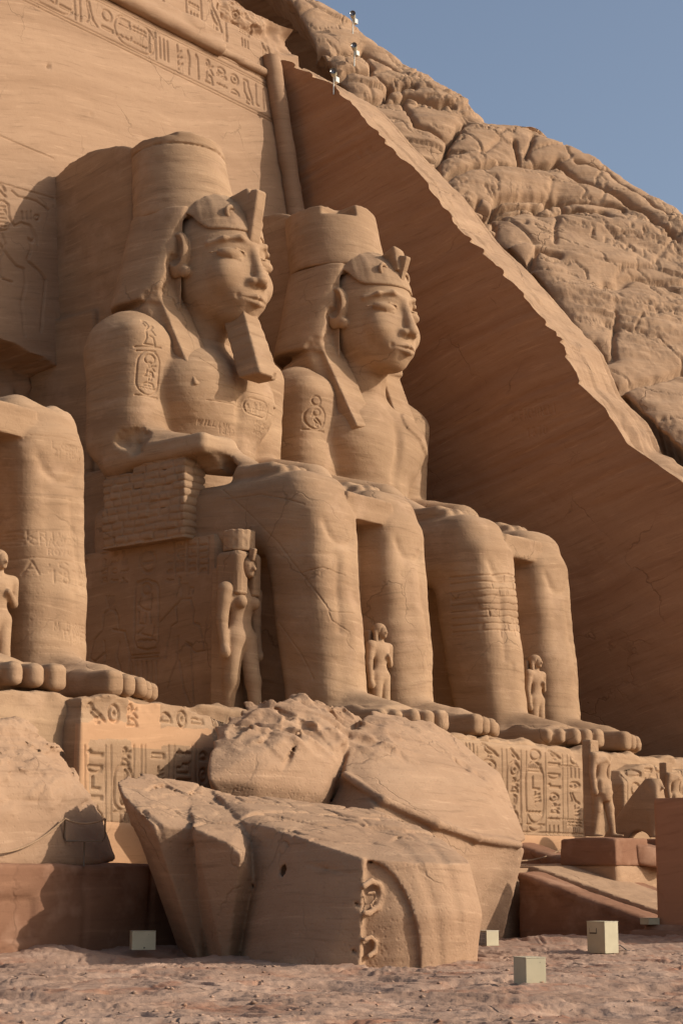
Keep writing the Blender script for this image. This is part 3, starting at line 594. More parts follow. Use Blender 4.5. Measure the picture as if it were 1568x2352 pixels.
# ------------------------------------------------------------------ colossi
TOP = 5.9           # pedestal top above the forecourt
def _ar(cx): return [(cx[0] + cx[2] * math.cos(t / 6 * math.pi), cx[1] + cx[3] * math.sin(t / 6 * math.pi)) for t in range(13)]
def body_jobs(cx):
    J = []; o = np.array([cx, 32, TOP])
    def front(Yw): return lambda pts: [(lambda q: (q[0], q[2]))(at(x, y, Y=Yw) - o) for x, y in pts]
    def box_g(C, f, key, x0, y0, x1, y1, th=.03): (a, b), (c, d) = f([(x0, y1)])[0], f([(x1, y0)])[0]; glyph(C, key, a, b, c - a, d - b, th, .03)
    if cx == 45.3:
        C = Carve(-4.6, 7, 4.6, 15, .02); f = front(42.1)
        (a, b), (c, d) = f([(313, 903)])[0], f([(356, 815)])[0]; cartouche(C, a, b, c - a, d - b, .025)
        for k, y0, y1 in (('disk', 818, 838), ('man', 838, 864), ('reed', 862, 880), ('bread', 880, 890), ('wave', 888, 900)): box_g(C, f, k, 320, y0, 350, y1, .028)
        box_g(C, f, 'man', 316, 738, 352, 792, .03); C.poly(f([(311, 797), (357, 803)]), .035); C.poly(f([(313, 806), (345, 811)]), .03)
        J.append(((-4.5, 8.2, 9.8), (-2.0, 11.8, 15), (-.4, -.9, 0), C, ((1, 0, 0), (0, 0, 1)), .05, 3))
        C2_ = Carve(-3, 7, 3.4, 15, .02); f = front(41.05)
        (a, b), (c, d) = f([(548, 950)])[0], f([(603, 930)])[0]; cartouche(C2_, a, b, c - a, d - b, .025)
        for i, k in enumerate(['bird', 'man', 'plant', 'sun']): box_g(C2_, f, k, 551 + i * 12, 930, 563 + i * 12, 950, .022)
        (a, b) = f([(500, 994)])[0]; write(C2_, '1840', a, b, .22, .15, .016); (a, b) = f([(466, 972)])[0]; write(C2_, 'WILLIAM', a, b, .16, .13, .012)
        for i, w_ in enumerate(('MAXIMILIAN', 'HERZOG', 'BAYERN')): a, b = f([(578, 974 + i * 10)])[0]; write(C2_, w_, a, b, .11, .09, .010)
        C2_.poly(f([(440, 770), (470, 830), (505, 868)]), .02); C2_.poly(f([(598, 862), (612, 884), (640, 886)]), .02); C2_.poly(f([(468, 920), (600, 950), (660, 962)]), .012); C2_.poly(f([(480, 885), (620, 920)]), .010)
        J.append(((-2.2, 7.5, 8.9), (3.4, 10.2, 13.2), (-.2, -1, 0), C2_, ((1, 0, 0), (0, 0, 1)), .032, 3))
        C3_ = Carve(-9, 0, 1, 9, .02); sp = lambda pts: [(lambda q: (.6 * q[0] - .8 * q[1], q[2]))(at(x, y, X=cx - 2.95) - o) for x, y in pts]
        for l in ([(505, 1120), (560, 1170), (640, 1250), (690, 1315), (735, 1370), (758, 1400)], [(690, 1318), (740, 1300), (790, 1305)], [(758, 1400), (810, 1392)], [(748, 1385), (760, 1420), (800, 1440)], [(640, 1430), (690, 1500), (720, 1560)], [(520, 1150), (600, 1140), (700, 1160)]): C3_.poly(sp(l), .014, .025)
        J.append(((-3.4, 2.2, .6), (-.9, 8.2, 8.0), (-.8, -.6, 0), C3_, ((.6, -.8, 0), (0, 0, 1)), .035, 3))
    elif cx == 54.4:
        C = Carve(-4.6, 7, 4.6, 15, .02); f = front(42.1)
        (a, b), (c, d) = f([(704, 982)])[0], f([(736, 938)])[0]; cartouche(C, a, b, c - a, d - b, .03)
        box_g(C, f, 'disk', 708, 912, 730, 932, .035); box_g(C, f, 'disk', 712, 942, 728, 956, .035); box_g(C, f, 'bird', 710, 954, 732, 978, .03)
        J.append(((-4.5, 8.2, 9.8), (-2.0, 11.8, 14.5), (-.4, -.9, 0), C, ((1, 0, 0), (0, 0, 1)), .05, 3))
        C = Carve(-4, 0, 0, 8, .02); f = front(35.2); random.seed(3)
        for i in range(9):
            y = 1322 + i * 16; x0, x1 = 1020 + abs(i - 3) * 9, 1188; C.poly(f([(x, y + random.uniform(-3, 3) + (x - 1100) * .05) for x in range(x0, x1, 18)]), .022, .04)
            for k in range(5): x = random.uniform(x0, x1); C.poly(f([(x, y), (x + random.uniform(-2, 2), y + 16)]), .022, .04)
        J.append(((-3.4, 1.5, 2.5), (-.4, 4.2, 6.6), (-.5, -.9, 0), C, ((1, 0, 0), (0, 0, 1)), .05, 3))
    else:
        C = Carve(-4, 0, 4.6, 9, .02); f = front(35.0)
        for txt, x, y, h, cw, th in (('SKRIWAN', 38, 1238, .22, .20, .016), ('SCHAC.', 42, 1252, .2, .17, .014), ('A:S MART', 46, 1320, .36, .30, .02), ('1875', 82, 1342, .34, .26, .02), ('M.BARTELEMI', 86, 1452, .2, .13, .014), ('PIPET', 104, 1472, .2, .17, .014), ('1831', 112, 1482, .16, .13, .012), ('L.CERRUTI', 110, 1032, .18, .11, .012), ('21 FEB.1845', 114, 1048, .17, .10, .012), ('ROYAL', 86, 1278, .15, .13, .012)):
            a, b = f([(x, y)])[0]; write(C, txt, a, b, h, cw, th, .04)
        C.poly(f([(20, 1283), (70, 1284), (172, 1304)]), .014); C.poly(f([(88, 1144), (96, 1146), (150, 1153)]), .012); C.poly(f([(70, 1000), (120, 1006), (170, 1015)]), .010)
        J.append(((.2, 1.0, .6), (3.6, 4.2, 8.2), (-.2, -1, 0), C, ((1, 0, 0), (0, 0, 1)), .022, 3))
    return carver(J)
def throne_jobs(cx):
    if cx != 45.3: return None
    o = np.array([cx, 32, TOP]); C = Carve(6, 0, 14, 7, .02); s = lambda pts: [(lambda q: (-q[1], q[2]))(at(x, y, X=42.0) - o) for x, y in pts]
    C = Carve(-14, 0, -6, 7, .02); z6 = lambda pts: s([(x * .3345, 907.4 + y * .3345) for x, y in pts]); z7 = lambda pts: s([((650 + x * .542) / 1.653, (1750 + y * .542) / 1.653) for x, y in pts])
    C.poly(z6([(1015 + 52 * math.cos(t / 7 * math.pi), 1140 + 78 * math.sin(t / 7 * math.pi)) for t in range(15)]), .055); C.poly(z6([(985, 1150), (1050, 1140)]), .03)
    C.poly(z6([(930, 1340), (940, 1290), (1008, 1268), (1075, 1290), (1092, 1340), (1090, 1690), (1070, 1735), (1008, 1752), (940, 1735), (925, 1690)]), .035, close=True)
    C.poly(z6([(1005 + 30 * math.cos(t / 6 * math.pi), 1335 + 38 * math.sin(t / 6 * math.pi)) for t in range(13)]), .05)
    for l in ([(965, 1400), (950, 1440), (985, 1470), (1010, 1480), (1035, 1475), (1045, 1370)], [(955, 1490), (950, 1570), (1000, 1575), (1000, 1500)], [(1030, 1480), (1040, 1565)], [(945, 1640), (985, 1600), (965, 1640), (1050, 1660), (1060, 1590)], [(950, 1690), (970, 1680), (990, 1690), (1010, 1680), (1030, 1690), (1050, 1680), (1068, 1690)],
              [(705, 1610), (715, 1500), (750, 1470), (790, 1480), (810, 1530), (815, 1610)], [(700, 1622), (650, 1680), (622, 1810), (650, 1832), (720, 1770)], [(775, 1610), (860, 1625), (895, 1790), (880, 1980)], [(715, 1690), (725, 1810), (700, 1900), (705, 1990)], [(820, 1700), (800, 1800), (840, 1920), (850, 1990)],
              [(905, 1790), (1090, 1775)], [(905, 1810), (1085, 1797)], [(1100, 1560), (1215, 1435)]): C.poly(z6(l), .03)
    for k in range(6): C.poly(z6([(905 + k * 34, 1830), (908 + k * 34, 2000)]), .018); C.poly(z6([(728 + k * 12, 1380), (745 + k * 7, 1468)]), .014)
    for l in ([(45, 1130), (38, 1020), (65, 970), (140, 965), (160, 1050), (155, 1130)], [(40, 1132), (0, 1160), (-20, 1260), (-40, 1380)], [(160, 1135), (200, 1150), (240, 1330), (170, 1340), (105, 1270)], [(50, 1230), (40, 1400), (0, 1500), (-30, 1600)], [(140, 1290), (150, 1500), (160, 1700)], [(60, 1400), (90, 1600), (130, 1700)],
              [(35, 960), (45, 905), (60, 880)], [(150, 930), (155, 890), (130, 890), (125, 940)], [(20, 560), (30, 800)], [(110, 555), (112, 800)], [(190, 548), (190, 790)], [(262, 540), (262, 790)]): C.poly(z7(l), .026)
    for k in range(7): C.poly(z7([(62 + k * 9, 860), (75 + k * 6, 965)]), .012)
    random.seed(11)
    for cxx in (35, 115, 195):
        for r_ in range(5): a, b = z7([(cxx, 608 + r_ * 44)])[0]; c, d = z7([(cxx + 62, 572 + r_ * 44)])[0]; glyph(C, random.choice(KEYS), a, b, c - a, d - b, .022, .025)
    for cxx in (545, 690, 760, 830, 1140, 1205):
        for r_ in range(4): a, b = z6([(cxx, 1110 + r_ * 62)])[0]; c, d = z6([(cxx + 52, 1062 + r_ * 62)])[0]; glyph(C, random.choice(KEYS), a, b, c - a, d - b, .022, .025)
    return carver([((-3.6, 6.85, .05), (-3.0, 13.6, 6.5), (-1, 0, 0), C, ((0, -1, 0), (0, 0, 1)), .05, 6)])
def body_sdf(p):
    broken = p.get('broken')
    def fn(P):
        Q = mirx(P)                       # left/right symmetric figure: work on |x|
        x, y, z = Q[:, 0], Q[:, 1], Q[:, 2]
        # lower legs
        leg = cap(Q, (1.72, 3.2, 0.9), (1.80, 3.55, 3.2), 0.98, 1.12)
        leg = smin(leg, cap(Q, (1.80, 3.7, 3.0), (1.84, 4.35, 6.9), 1.14, 1.30), 0.5)
        leg = smin(leg, box(Q, (1.84, 4.55, 7.0), (1.22, 1.35, 1.2), 0.8), 0.4)
        tz = np.clip(z / 7.5, 0, 1); lb = box(np.stack([(x - 1.83) / (.80 + .20 * tz), (y - 3.35 - .85 * tz) / (.78 + .22 * tz), z - 4.0], 1), (0, 0, 0), (1.22, 1.24, 3.4), .55); leg = smin(leg, lb, .3)
        knee = ell(Q, (1.84, 3.30, 6.85), (.70, .36, .66)); leg = smin(leg, knee, 0.35)
        leg = smin(leg, cap(Q, (1.80, 2.62, 1.6), (1.84, 3.02, 5.6), .10, .16), 0.45)          # shin ridge
        # groove round the kneecap and calf muscle
        rr_ = np.hypot((x - 1.84) * 1.05, (z - 6.75) * .9)
        leg = leg + .075 * np.exp(-((rr_ - .80) / .13) ** 2) * np.clip((4.0 - y) * 2, 0, 1) * np.clip((z - 5.9) * -3 + 2.6, 0, 1) + .05 * np.exp(-((x - 2.05 - .10 * (6 - z) * (z > 3) ) / .11) ** 2) * np.clip((5.7 - z) * 2, 0, 1) * np.clip((z - 2.2), 0, 1) * np.clip((4 - y) * 2, 0, 1)
        # thigh
        th = box(Q, (1.85, 8.2, 7.1), (1.28, 4.8, 1.18), 0.65); leg = smin(leg, th, 0.35)
        d = leg
        # web of stone between the legs and kilt edge
        d = np.minimum(d, box(P, (0, 5.6, 3.4), (1.6, 1.6, 3.4), 0.1))
        kilt = box(P, (0, 6.0, 7.35), (1.2, 2.9, .42), 0.06); d = np.minimum(d, kilt)
        # feet
        foot = cap(Q, (1.72, 3.3, .75), (1.75, 1.1, .50), .95, .52, sq=(1.0, 1, .85))
        foot = smin(foot, box(Q, (1.74, 1.75, .32), (.95, 1.35, .34), .25), .35)
        foot = smin(foot, box(Q, (1.95, 1.6, .28), (1.22, 1.2, .30), .2), .3)
        for k in range(5):
            tx = [.92, 1.50, 2.03, 2.52, 2.97][k]; ty = [-.42, -.38, -.20, .02, .30][k]; r = [.28, .23, .22, .21, .20][k]; ty += [.0, .05, -.03, .04, -.02][k]
            toe = box(Q, (tx, ty + .75, .30), (r, .78, [.33, .29, .28, .27, .26][k]), .19); toe = smin(toe, ell(Q, (tx, ty + 1.25, .42), (r, .55, .33)), .12)
            foot = smin(foot, toe, .02)
        foot = foot + fbm(P * 2.2, 3, 77) * .03
        d = smin(d, foot, .3)
        if broken:
            n_ = fbm(P * .5, 4, 31) * .9
            tor = box(P, (0, 12.0, 8.6), (3.1, 3.0, 2.2), .3); d = np.minimum(d, tor + n_ * .4)
            cutp = (z - (8.25 + np.clip(y - 7, 0, 6) * .35 + n_ * .8)); d = smax(d, cutp, .1)
        else:
            # torso
            tor = ell(P, (0, 11.0, 8.8), (2.35, 2.3, 3.0))
            tor = smin(tor, ell(P, (0, 11.1, 11.9), (2.75, 2.25, 2.6)), .8)
            tor = smin(tor, ell(Q, (1.15, 9.85, 12.3), (1.45, .95, 1.15)), .9)                 # chest muscle
            tor = smax(tor, -(cap(P, (0, 8.85, 9.2), (0, 8.75, 12.6), .10)), .35)
            tor = smin(tor, sph(Q, (1.35, 8.93, 11.75), .05), .12)
            nav = np.linalg.norm(P - V(0, 8.72, 9.25), axis=1) - .18; tor = smax(tor, -nav, .12)
            bel = box(P, (0, 10.9, 8.35), (2.42, 2.32, .22), .1); 
            # shoulders, arms
            sh = ell(Q, (2.85, 11.5, 13.35), (1.38, 1.5, 1.62))
            arm = cap(Q, (2.9, 11.45, 13.2), (3.02, 11.1, 9.75), 1.25, 1.10, sq=(.86, 1.08, 1))
            arm = smin(sh, arm, .5); ab = box(Q, (2.95, 11.3, 12.0), (1.12, 1.28, 2.4), .7, rotm(.05, .02, 0)); arm = smin(arm, ab, .35)
            arm = smin(arm, cap(Q, (3.0, 10.9, 10.0), (2.45, 7.6, 9.35), .92, .66, sq=(1, 1, .85)), .30)
            arm = smin(arm, cap(Q, (2.45, 7.6, 9.30), (2.0, 6.2, 8.65), .64, .42, sq=(1, 1, .72)), .25)
            hand = box(Q, (1.95, 5.9, 8.52), (.72, .95, .22), .18)
            for k in range(4):
                hx = 1.42 + k * .355; fl = [4.55, 4.38, 4.42, 4.62][k]
                hand = smin(hand, cap(Q, (hx, 5.3, 8.50), (hx, fl + .15, 8.42), .185, .165), .05)
            hand = smin(hand, cap(Q, (1.35, 6.3, 8.5), (1.12, 5.2, 8.42), .19, .16), .08)
            arm = smin(arm, hand, .15)
            if p.get('armcut'):
                # right forearm broken across in front of the elbow
                arm = np.where(P[:, 0] < 0, smin(arm, box(P, (-3.05, 9.2, 9.5), (.85, 2.3, .36), .25), .3), arm)
                cut = box(P, (-3.1, 7.1, 8.35), (1.1, .30, .75), .1, rotm(.6, 0, 0)) + fbm(P * 1.3, 4, 4) * .35
                arm = np.where(P[:, 0] < 0, smax(arm, -cut, .12), arm)
                gash = ell(P, (-4.2, 10.0, 10.1), (.75, .8, .55)) + fbm(P * 1.5, 4, 8) * .35
                arm = np.where(P[:, 0] < 0, smax(arm, -gash, .1), arm)
            tor = smin(tor, arm, .22)
            # neck and trapezius
            tor = smin(tor, cap(P, (0, 11.2, 13.4), (0, 10.5, 15.4), 1.25, 1.0), .5)
            d = smin(d, tor, .25)
            # belt
            d = np.minimum(d, smax(np.minimum(tor - .05, 9), np.abs(z - 8.62) - .2, .04))
            if p.get('torn'):
                g2 = np.maximum(tor - .09, ell(P, (1.7, 8.9, 12.9), (1.25, 1.3, .62), rotm(0, .45, 0)) + fbm(P * 1.6, 4, 12) * .3)
                d = np.minimum(d, g2)
        return d
    return fn
def head_sdf(p):
    def fn(P):
        P = P * V(.93, 1, 1); Q = mirx(P); x, y, z = Q[:, 0], Q[:, 1], Q[:, 2]
        d = ell(P, (0, 10.15, 17.35), (1.50, 1.95, 1.95))
        d = smin(d, ell(P, (0, 9.78, 16.2), (1.42, 1.66, 1.50)), .35)
        d = smin(d, ell(P, (0, 8.85, 15.10), (.62, .55, .45)), .40)                     # chin
        d = smin(d, ell(Q, (.78, 8.78, 16.25), (.55, .50, .62)), .30)                    # cheek
        d = smin(d, cap(P, (0, 11.3, 13.2), (0, 10.3, 15.6), 1.25, 1.02), .25)           # neck
        # sockets
        d = smax(d, -ell(Q, (.68, 7.98, 17.04), (.56, .31, .30)), .22)
        # brow
        for a, b in (((.20, 8.26, 17.50), (.60, 8.27, 17.63)), ((.60, 8.27, 17.63), (1.08, 8.62, 17.54)), ((1.08, 8.62, 17.54), (1.34, 9.12, 17.38))):
            d = smin(d, cap(Q, a, b, .025), .22)
        # eyeball and lids
        e = ell(Q, (.72, 8.64, 17.0), (.52, .38, .24)); d = smin(d, e, .03)
        for a, b in (((.24, 8.36, 16.94), (.46, 8.27, 17.13)), ((.46, 8.27, 17.13), (.82, 8.30, 17.18)), ((.82, 8.30, 17.18), (1.12, 8.55, 17.06)), ((1.12, 8.55, 17.06), (1.40, 8.98, 16.98)),
                     ((.24, 8.36, 16.94), (.55, 8.31, 16.82)), ((.55, 8.31, 16.82), (.90, 8.40, 16.85)), ((.90, 8.40, 16.85), (1.14, 8.58, 17.0))):
            d = smin(d, cap(Q, a, b, .032), .045)
        # nose
        n = cap(P, (0, 8.30, 17.40), (0, 7.94, 16.25), .16, .22, sq=(.85, 1, 1))
        n = smin(n, ell(P, (0, 7.86, 16.12), (.23, .20, .18)), .14)
        n = smin(n, ell(Q, (.25, 8.10, 16.05), (.18, .25, .16)), .09)
        d = smin(d, n, .17)
        d = smax(d, -ell(Q, (.14, 7.96, 15.89), (.085, .13, .07)), .05)
        # mouth: muzzle, lips, corners
        d = smin(d, ell(P, (0, 8.56, 15.55), (.80, .52, .45)), .28)
        d = smin(d, cap(Q, (.10, 8.02, 15.53), (.60, 8.26, 15.50), .105, .035, sq=(1, 1, .85)), .05)
        d = smin(d, cap(Q, (.0, 8.04, 15.29), (.50, 8.24, 15.40), .125, .035, sq=(1, 1, .85)), .05)
        d = smax(d, -cap(Q, (0, 7.93, 15.42), (.64, 8.22, 15.45), .03), .03)
        d = smax(d, -ell(Q, (.72, 8.26, 15.46), (.08, .10, .11)), .08)
        d = smax(d, -ell(P, (0, 7.98, 15.08), (.32, .12, .06)), .08)
        d = smax(d, -cap(P, (0, 7.90, 15.84), (0, 7.92, 15.64), .05), .07)
        # ears
        ea = ell(Q, (1.62, 10.25, 17.10), (.30, .46, .84), rotm(.12, 0, 0))
        ring = smax(ea, -ell(Q, (1.86, 10.18, 17.22), (.26, .31, .58)), .04)
        ring = smin(ring, ell(Q, (1.58, 9.98, 17.05), (.16, .14, .30)), .06)
        ring = smin(ring, ell(Q, (1.58, 9.95, 16.45), (.17, .24, .22)), .08)
        d = smin(d, ring, .05)
        return d
    return fn
def cloth_sdf(p):
    wing = p.get('wing', 1.0)
    def fn(P):
        Q = mirx(P); x, y, z = Q[:, 0], Q[:, 1], Q[:, 2]
        # cap over the skull
        capd = ell(P, (0, 10.36, 17.50), (1.76, 2.18, 2.30))
        tt = np.clip((y - 9.0) / 1.3, 0, 1); edge = 17.93 + .80 * tt * tt * (3 - 2 * tt)          # arches up over the ear
        ang = np.arctan2(x, -(y - 11.4)); pl = np.clip(np.sin(ang * 30), -.2, 1)
        capd = capd - .016 * pl * np.clip((z - edge - .12) * 8, 0, 1)
        capd = smax(capd, -(z - edge), .03)
        # wings
        rx = 1.84 + np.clip(19.1 - z, 0, 3.9) * .30
        q = np.stack([x / rx, (y - 11.5) / 1.75], 1)
        r = (np.abs(q[:, 0]) ** 3 + np.abs(q[:, 1]) ** 3) ** (1 / 3.)
        wd = (r - 1) * 1.75
        wd = smax(wd, z - 19.02, .12); wd = smax(wd, 15.15 + (x - 1.4) * .10 - z, .12)
        # face and neck hollow between the wings
        hol = box(P, (0, 9.2, 16.6), (1.62, 1.85, 2.0), .35); 
        hol = np.minimum(hol, box(P, (0, 8.0, 17.0), (5, 2.15, 4.0), .0))
        wd = smax(wd, -hol, .06)
        if p.get('chip'):
            # right wing edge broken off
            ch = (fbm(P * .9, 4, 41) * .35 - (P[:, 0] + 1.75 + .30 * np.sin(P[:, 2] * 1.7)) * .6 + (10.75 - y) * .8)
            wd = np.where(P[:, 0] < 0, np.maximum(wd, np.minimum(ch, 2.0) if False else -9), wd)
            n2 = fbm(P * V(1.1, 1.1, .8), 4, 41)
            fr = 10.22 + .42 * np.clip(n2 + .25, 0, 1) + np.clip(-P[:, 0] - 2.5, 0, 1) * .9
            wd = smax(wd, np.where(P[:, 0] < -1.7, fr - y, -9), .03)
        d = smin(capd, wd, .06)
        # lappets
        lp = box(Q, (1.62, 10.40, 13.72), (.66, .72, 2.0), .05, rotm(-.42, .10, 0))
        lp = smin(lp, box(Q, (1.8, 11.3, 14.4), (.8, .9, .9), .3, rotm(-.3, .2, 0)), .25)
        d = smin(d, lp, .18)
        return d
    return fn
def crown_sdf(p):
    def fn(P):
        x, y, z = P[:, 0], P[:, 1], P[:, 2]
        t = np.clip((z - 18.6) / 4.0, 0, 1); R = 1.98 - .36 * t + .10 * t ** 6
        cy = 11.45 + .75 * t
        R = R + (.16 * t if p.get('notch') else 0); d = (np.hypot(x, y - cy) - R) * .96
        R_ = 0; d = smax(d, 18.85 - z, .08)
        n = fbm(P * .7, 4, 51)
        if p.get('notch'):
            top = 21.55 + .12 * n - np.clip(-x - .2, 0, 3) * .1
            d = smax(d, z - top, .05)
            nb = box(P, (-1.15, 10.3, 21.6), (.62, .8, .55), .05) + n * .08
            d = smax(d, -nb, .03)
            d = smax(d, -(ell(P, (-2.1, 10.2, 21.3), (.9, .7, .8)) + n * .3), .08)
        else:
            top = 21.95 + .22 * n - np.clip(x, 0, 2) * .06 + .15 * (np.abs(x + .2) < 1.0)
            d = smax(d, z - top, .04)
            rim = smax(np.hypot(x, y - cy) - R - .03, 0 * z, .01); 
            d = smax(d, -(np.abs(z - 21.6 - .05 * n) - .03 + np.maximum(0, np.abs(np.hypot(x, y - cy) - R) - .08)), .02)
        return d
    return fn
def uraeus_sdf(p):
    def fn(P):
        x, y, z = P[:, 0], P[:, 1], P[:, 2]; n = fbm(P * 1.2, 3, 61) * .06
        if p.get('stub'):
            d = box(P, (.0, 8.95, 19.0), (.30, .55, .50), .05, rotm(-.25, 0, 0)) + n * 3
            d = np.minimum(d, box(P, (0, 8.35, 18.7), (.14, .18, .55), .03, rotm(.3, 0, 0)) + n)
        else:
            d = box(P, (0, 8.22, 18.5), (.27, .20, 1.0), .1, rotm(.17, 0, 0))
            d = smin(d, box(P, (0, 8.80, 19.0), (.24, .50, .56), .08, rotm(-.1, 0, 0)) + n, .06)
            d = smin(d, box(P, (0, 8.7, 18.3), (.2, .4, .5), .08), .05)
        Q = P + V(.52, 0, 0)
        tor = np.sqrt((np.hypot(P[:, 0] + .72, (z - 18.62) * .9) - .19) ** 2 + (y - 8.72) ** 2) - .075
        tor2 = np.sqrt((np.hypot(P[:, 0] - .72, (z - 18.62) * .9) - .19) ** 2 + (y - 8.72) ** 2) - .075
        return np.minimum(d, np.minimum(tor, tor2))
    return fn
def beard_sdf(p):
    def fn(P):
        x, y, z = P[:, 0], P[:, 1], P[:, 2]
        t = np.clip((15.0 - z) / 2.4, 0, 1)
        cy = 8.85 - .92 * t; h = .40 + .16 * t
        d = box(np.stack([x / (h / .5), y - cy, z], 1), (0, 0, 13.85), (.5, .52 + 0 * 1, 1.28), .08)
        n = fbm(P * 1.3, 3, 71)
        d = d + .02 * np.maximum(0, np.sin(z * 14 + y * 3))
        return smax(d, -(sph(P, (.45, 7.3, 12.6), .35) + n * .1), .05)
    return fn
def throne_sdf(p):
    def fn(P):
        d = box(P, (0, 12.2, 3.25), (3.3, 5.4, 3.27), .07)
        d = np.minimum(d, box(P, (0, 15.6, 5.0), (1.5, 2.6, 5.0), .1))
        d = np.minimum(d, box(P, (0, 5.9, 3.2), (.6, 1.2, 3.4), .1))
        d = np.minimum(d, box(P, (2.95, 5.6, 2.9), (.35, 1.3, 2.9), .05))
        d = smax(d, -(ell(P, (-2.9, 12.7, 7.7), (.9, .8, 1.1)) + fbm(P, 3, 9) * .3), .1)
        return d
    return fn
def pillar_sdf(p):
    def fn(P):
        n = fbm(P * .45, 4, 81); top = 22.55 - np.abs(P[:, 1] - 15.4) ** 2 * .10 + n * .35
        d = box(P, (0, 16.4, 11.2), (1.05, 3.1, 12.5), .06)
        d = smax(d, P[:, 2] - top, .06)
        d = np.minimum(d, box(P, (0, 17.2, 9), (1.3, 2.3, 7.2 if not p.get('broken') else 2), .08))
        return d
    return fn
def colossus(name, label, cx, p, off):
    t = thing(name, label, 'colossal statue', (cx, 32.0, TOP))
    o3 = (cx, 32, TOP)
    top = 15.4
    sdf_obj('seated_body', body_sdf(p), (-4.6, -.9, -.15), (4.6, 15.2, 11.5 if p.get('broken') else 16), p.get('res', .07), M['stone'], t, .05, 0, off, o3, body_jobs(cx))
    sdf_obj('throne', throne_sdf(p), (-3.9, 4.2, -.15), (3.9, 18.6, 11.6), .14, M['stone'], t, .03, 0, off, o3, throne_jobs(cx))
    if p.get('broken'): return t
    sdf_obj('back_pillar', pillar_sdf(p), (-3.2, 12.9, -.1), (3.2, 19.8, 23.6), .12, M['stone'], t, .05, .05, off, o3)
    H_ = [sdf_obj('head', head_sdf(p), (-2.2, 7.4, 12.8), (2.2, 12.7, 19.6), .04, M['stone'], t, .018, 0, off, o3)]
    H_.append(sdf_obj('headcloth', cloth_sdf(p), (-3.4, 7.6, 11.4), (3.4, 13.7, 19.8), .05, M['stone'], t, .03, 0, off, o3))
    H_.append(sdf_obj('crown', crown_sdf(p), (-2.3, 9.2, 18.0), (2.3, 14.2, 23.2), .06, M['stone'], t, .04, 0, off, o3))
    H_.append(sdf_obj('forehead_cobra', uraeus_sdf(p), (-1.3, 7.5, 17.4), (1.3, 9.9, 20.2), .04, M['stone'], t, .02, 0, off, o3))
    if p.get('lift'):
        for h_ in H_: h_.location = p['lift']
        H_[2].location.z += .15
    if not p.get('nobeard'):
        sdf_obj('beard', beard_sdf(p), (-1.2, 6.8, 12.2), (1.2, 10, 15.4), .05, M['stone'], t, .02, 0, off, o3)
    return t
C3 = colossus('seated_colossus', 'seated stone king with tall crown and long beard, tallest and nearest of the whole figures', 45.3, {'armcut': 1, 'chip': 1}, 0)
C4 = colossus('seated_colossus', 'seated stone king farther back beside the dark side wall, beard broken off below the chin', 54.4, {'notch': 1, 'stub': 1, 'nobeard': 1, 'torn': 1, 'chip': 1, 'res': .08, 'lift': (-.25, 0, .28)}, 3)
C2 = colossus('seated_colossus', 'broken seated king at the left edge, only knee, leg and toes remaining', 29.8, {'broken': 1}, 6)
# ------------------------------------------------------------------ podium, terrace, ramps
def podium():
    t = thing('stone_podium', 'long ledge of worn rock carrying the three seated kings above the terrace', 'podium')
    def fn(P):
        x, y, z = P[:, 0], P[:, 1], P[:, 2]; n = fbm(P * V(.5, .5, 1.2), 4, 201)
        d = box(P, (38.5, 36.4, 3.2), (25, 5.0, 2.66), .05); er = np.clip(z - 4.9, 0, 1.0) * (fbm(P * .8, 4, 202) * .5 + .1)
        return d + er * np.clip(33.4 - y, 0, 1) + .04 * n
    sdf_obj('podium_ledge', fn, (14, 30.9, 1.4), (63, 33.0, 6.1), .085, M['stone'], t, .05)
    b = box_mesh('podium_core', (14, 32.8, 0), (62.2, 52, 5.86), M['stone'], t)
    return t
def box_mesh(name, lo, hi, mat, parent=None, res=1.0):
    lo, hi = np.array(lo, float), np.array(hi, float); c = (lo + hi) / 2; h = (hi - lo) / 2
    v = np.array([[a, b, c_] for a in (-1, 1) for b in (-1, 1) for c_ in (-1, 1)]) * h + c
    f = [(0, 1, 3, 2), (4, 6, 7, 5), (0, 4, 5, 1), (2, 3, 7, 6), (0, 2, 6, 4), (1, 5, 7, 3)]
    return mesh_obj(name, v, f, mat, parent, smooth=False)
def patch(o, mat, fn):
    """a second kind of stone (mortar repairs) where fn(face centres) holds"""
    me = o.data; n = len(me.polygons); c = np.empty(n * 3, f32); me.polygons.foreach_get('center', c); c = c.reshape(-1, 3)
    me.materials.append(mat); me.polygons.foreach_set('material_index', fn(c).astype(np.int32)); me.update()
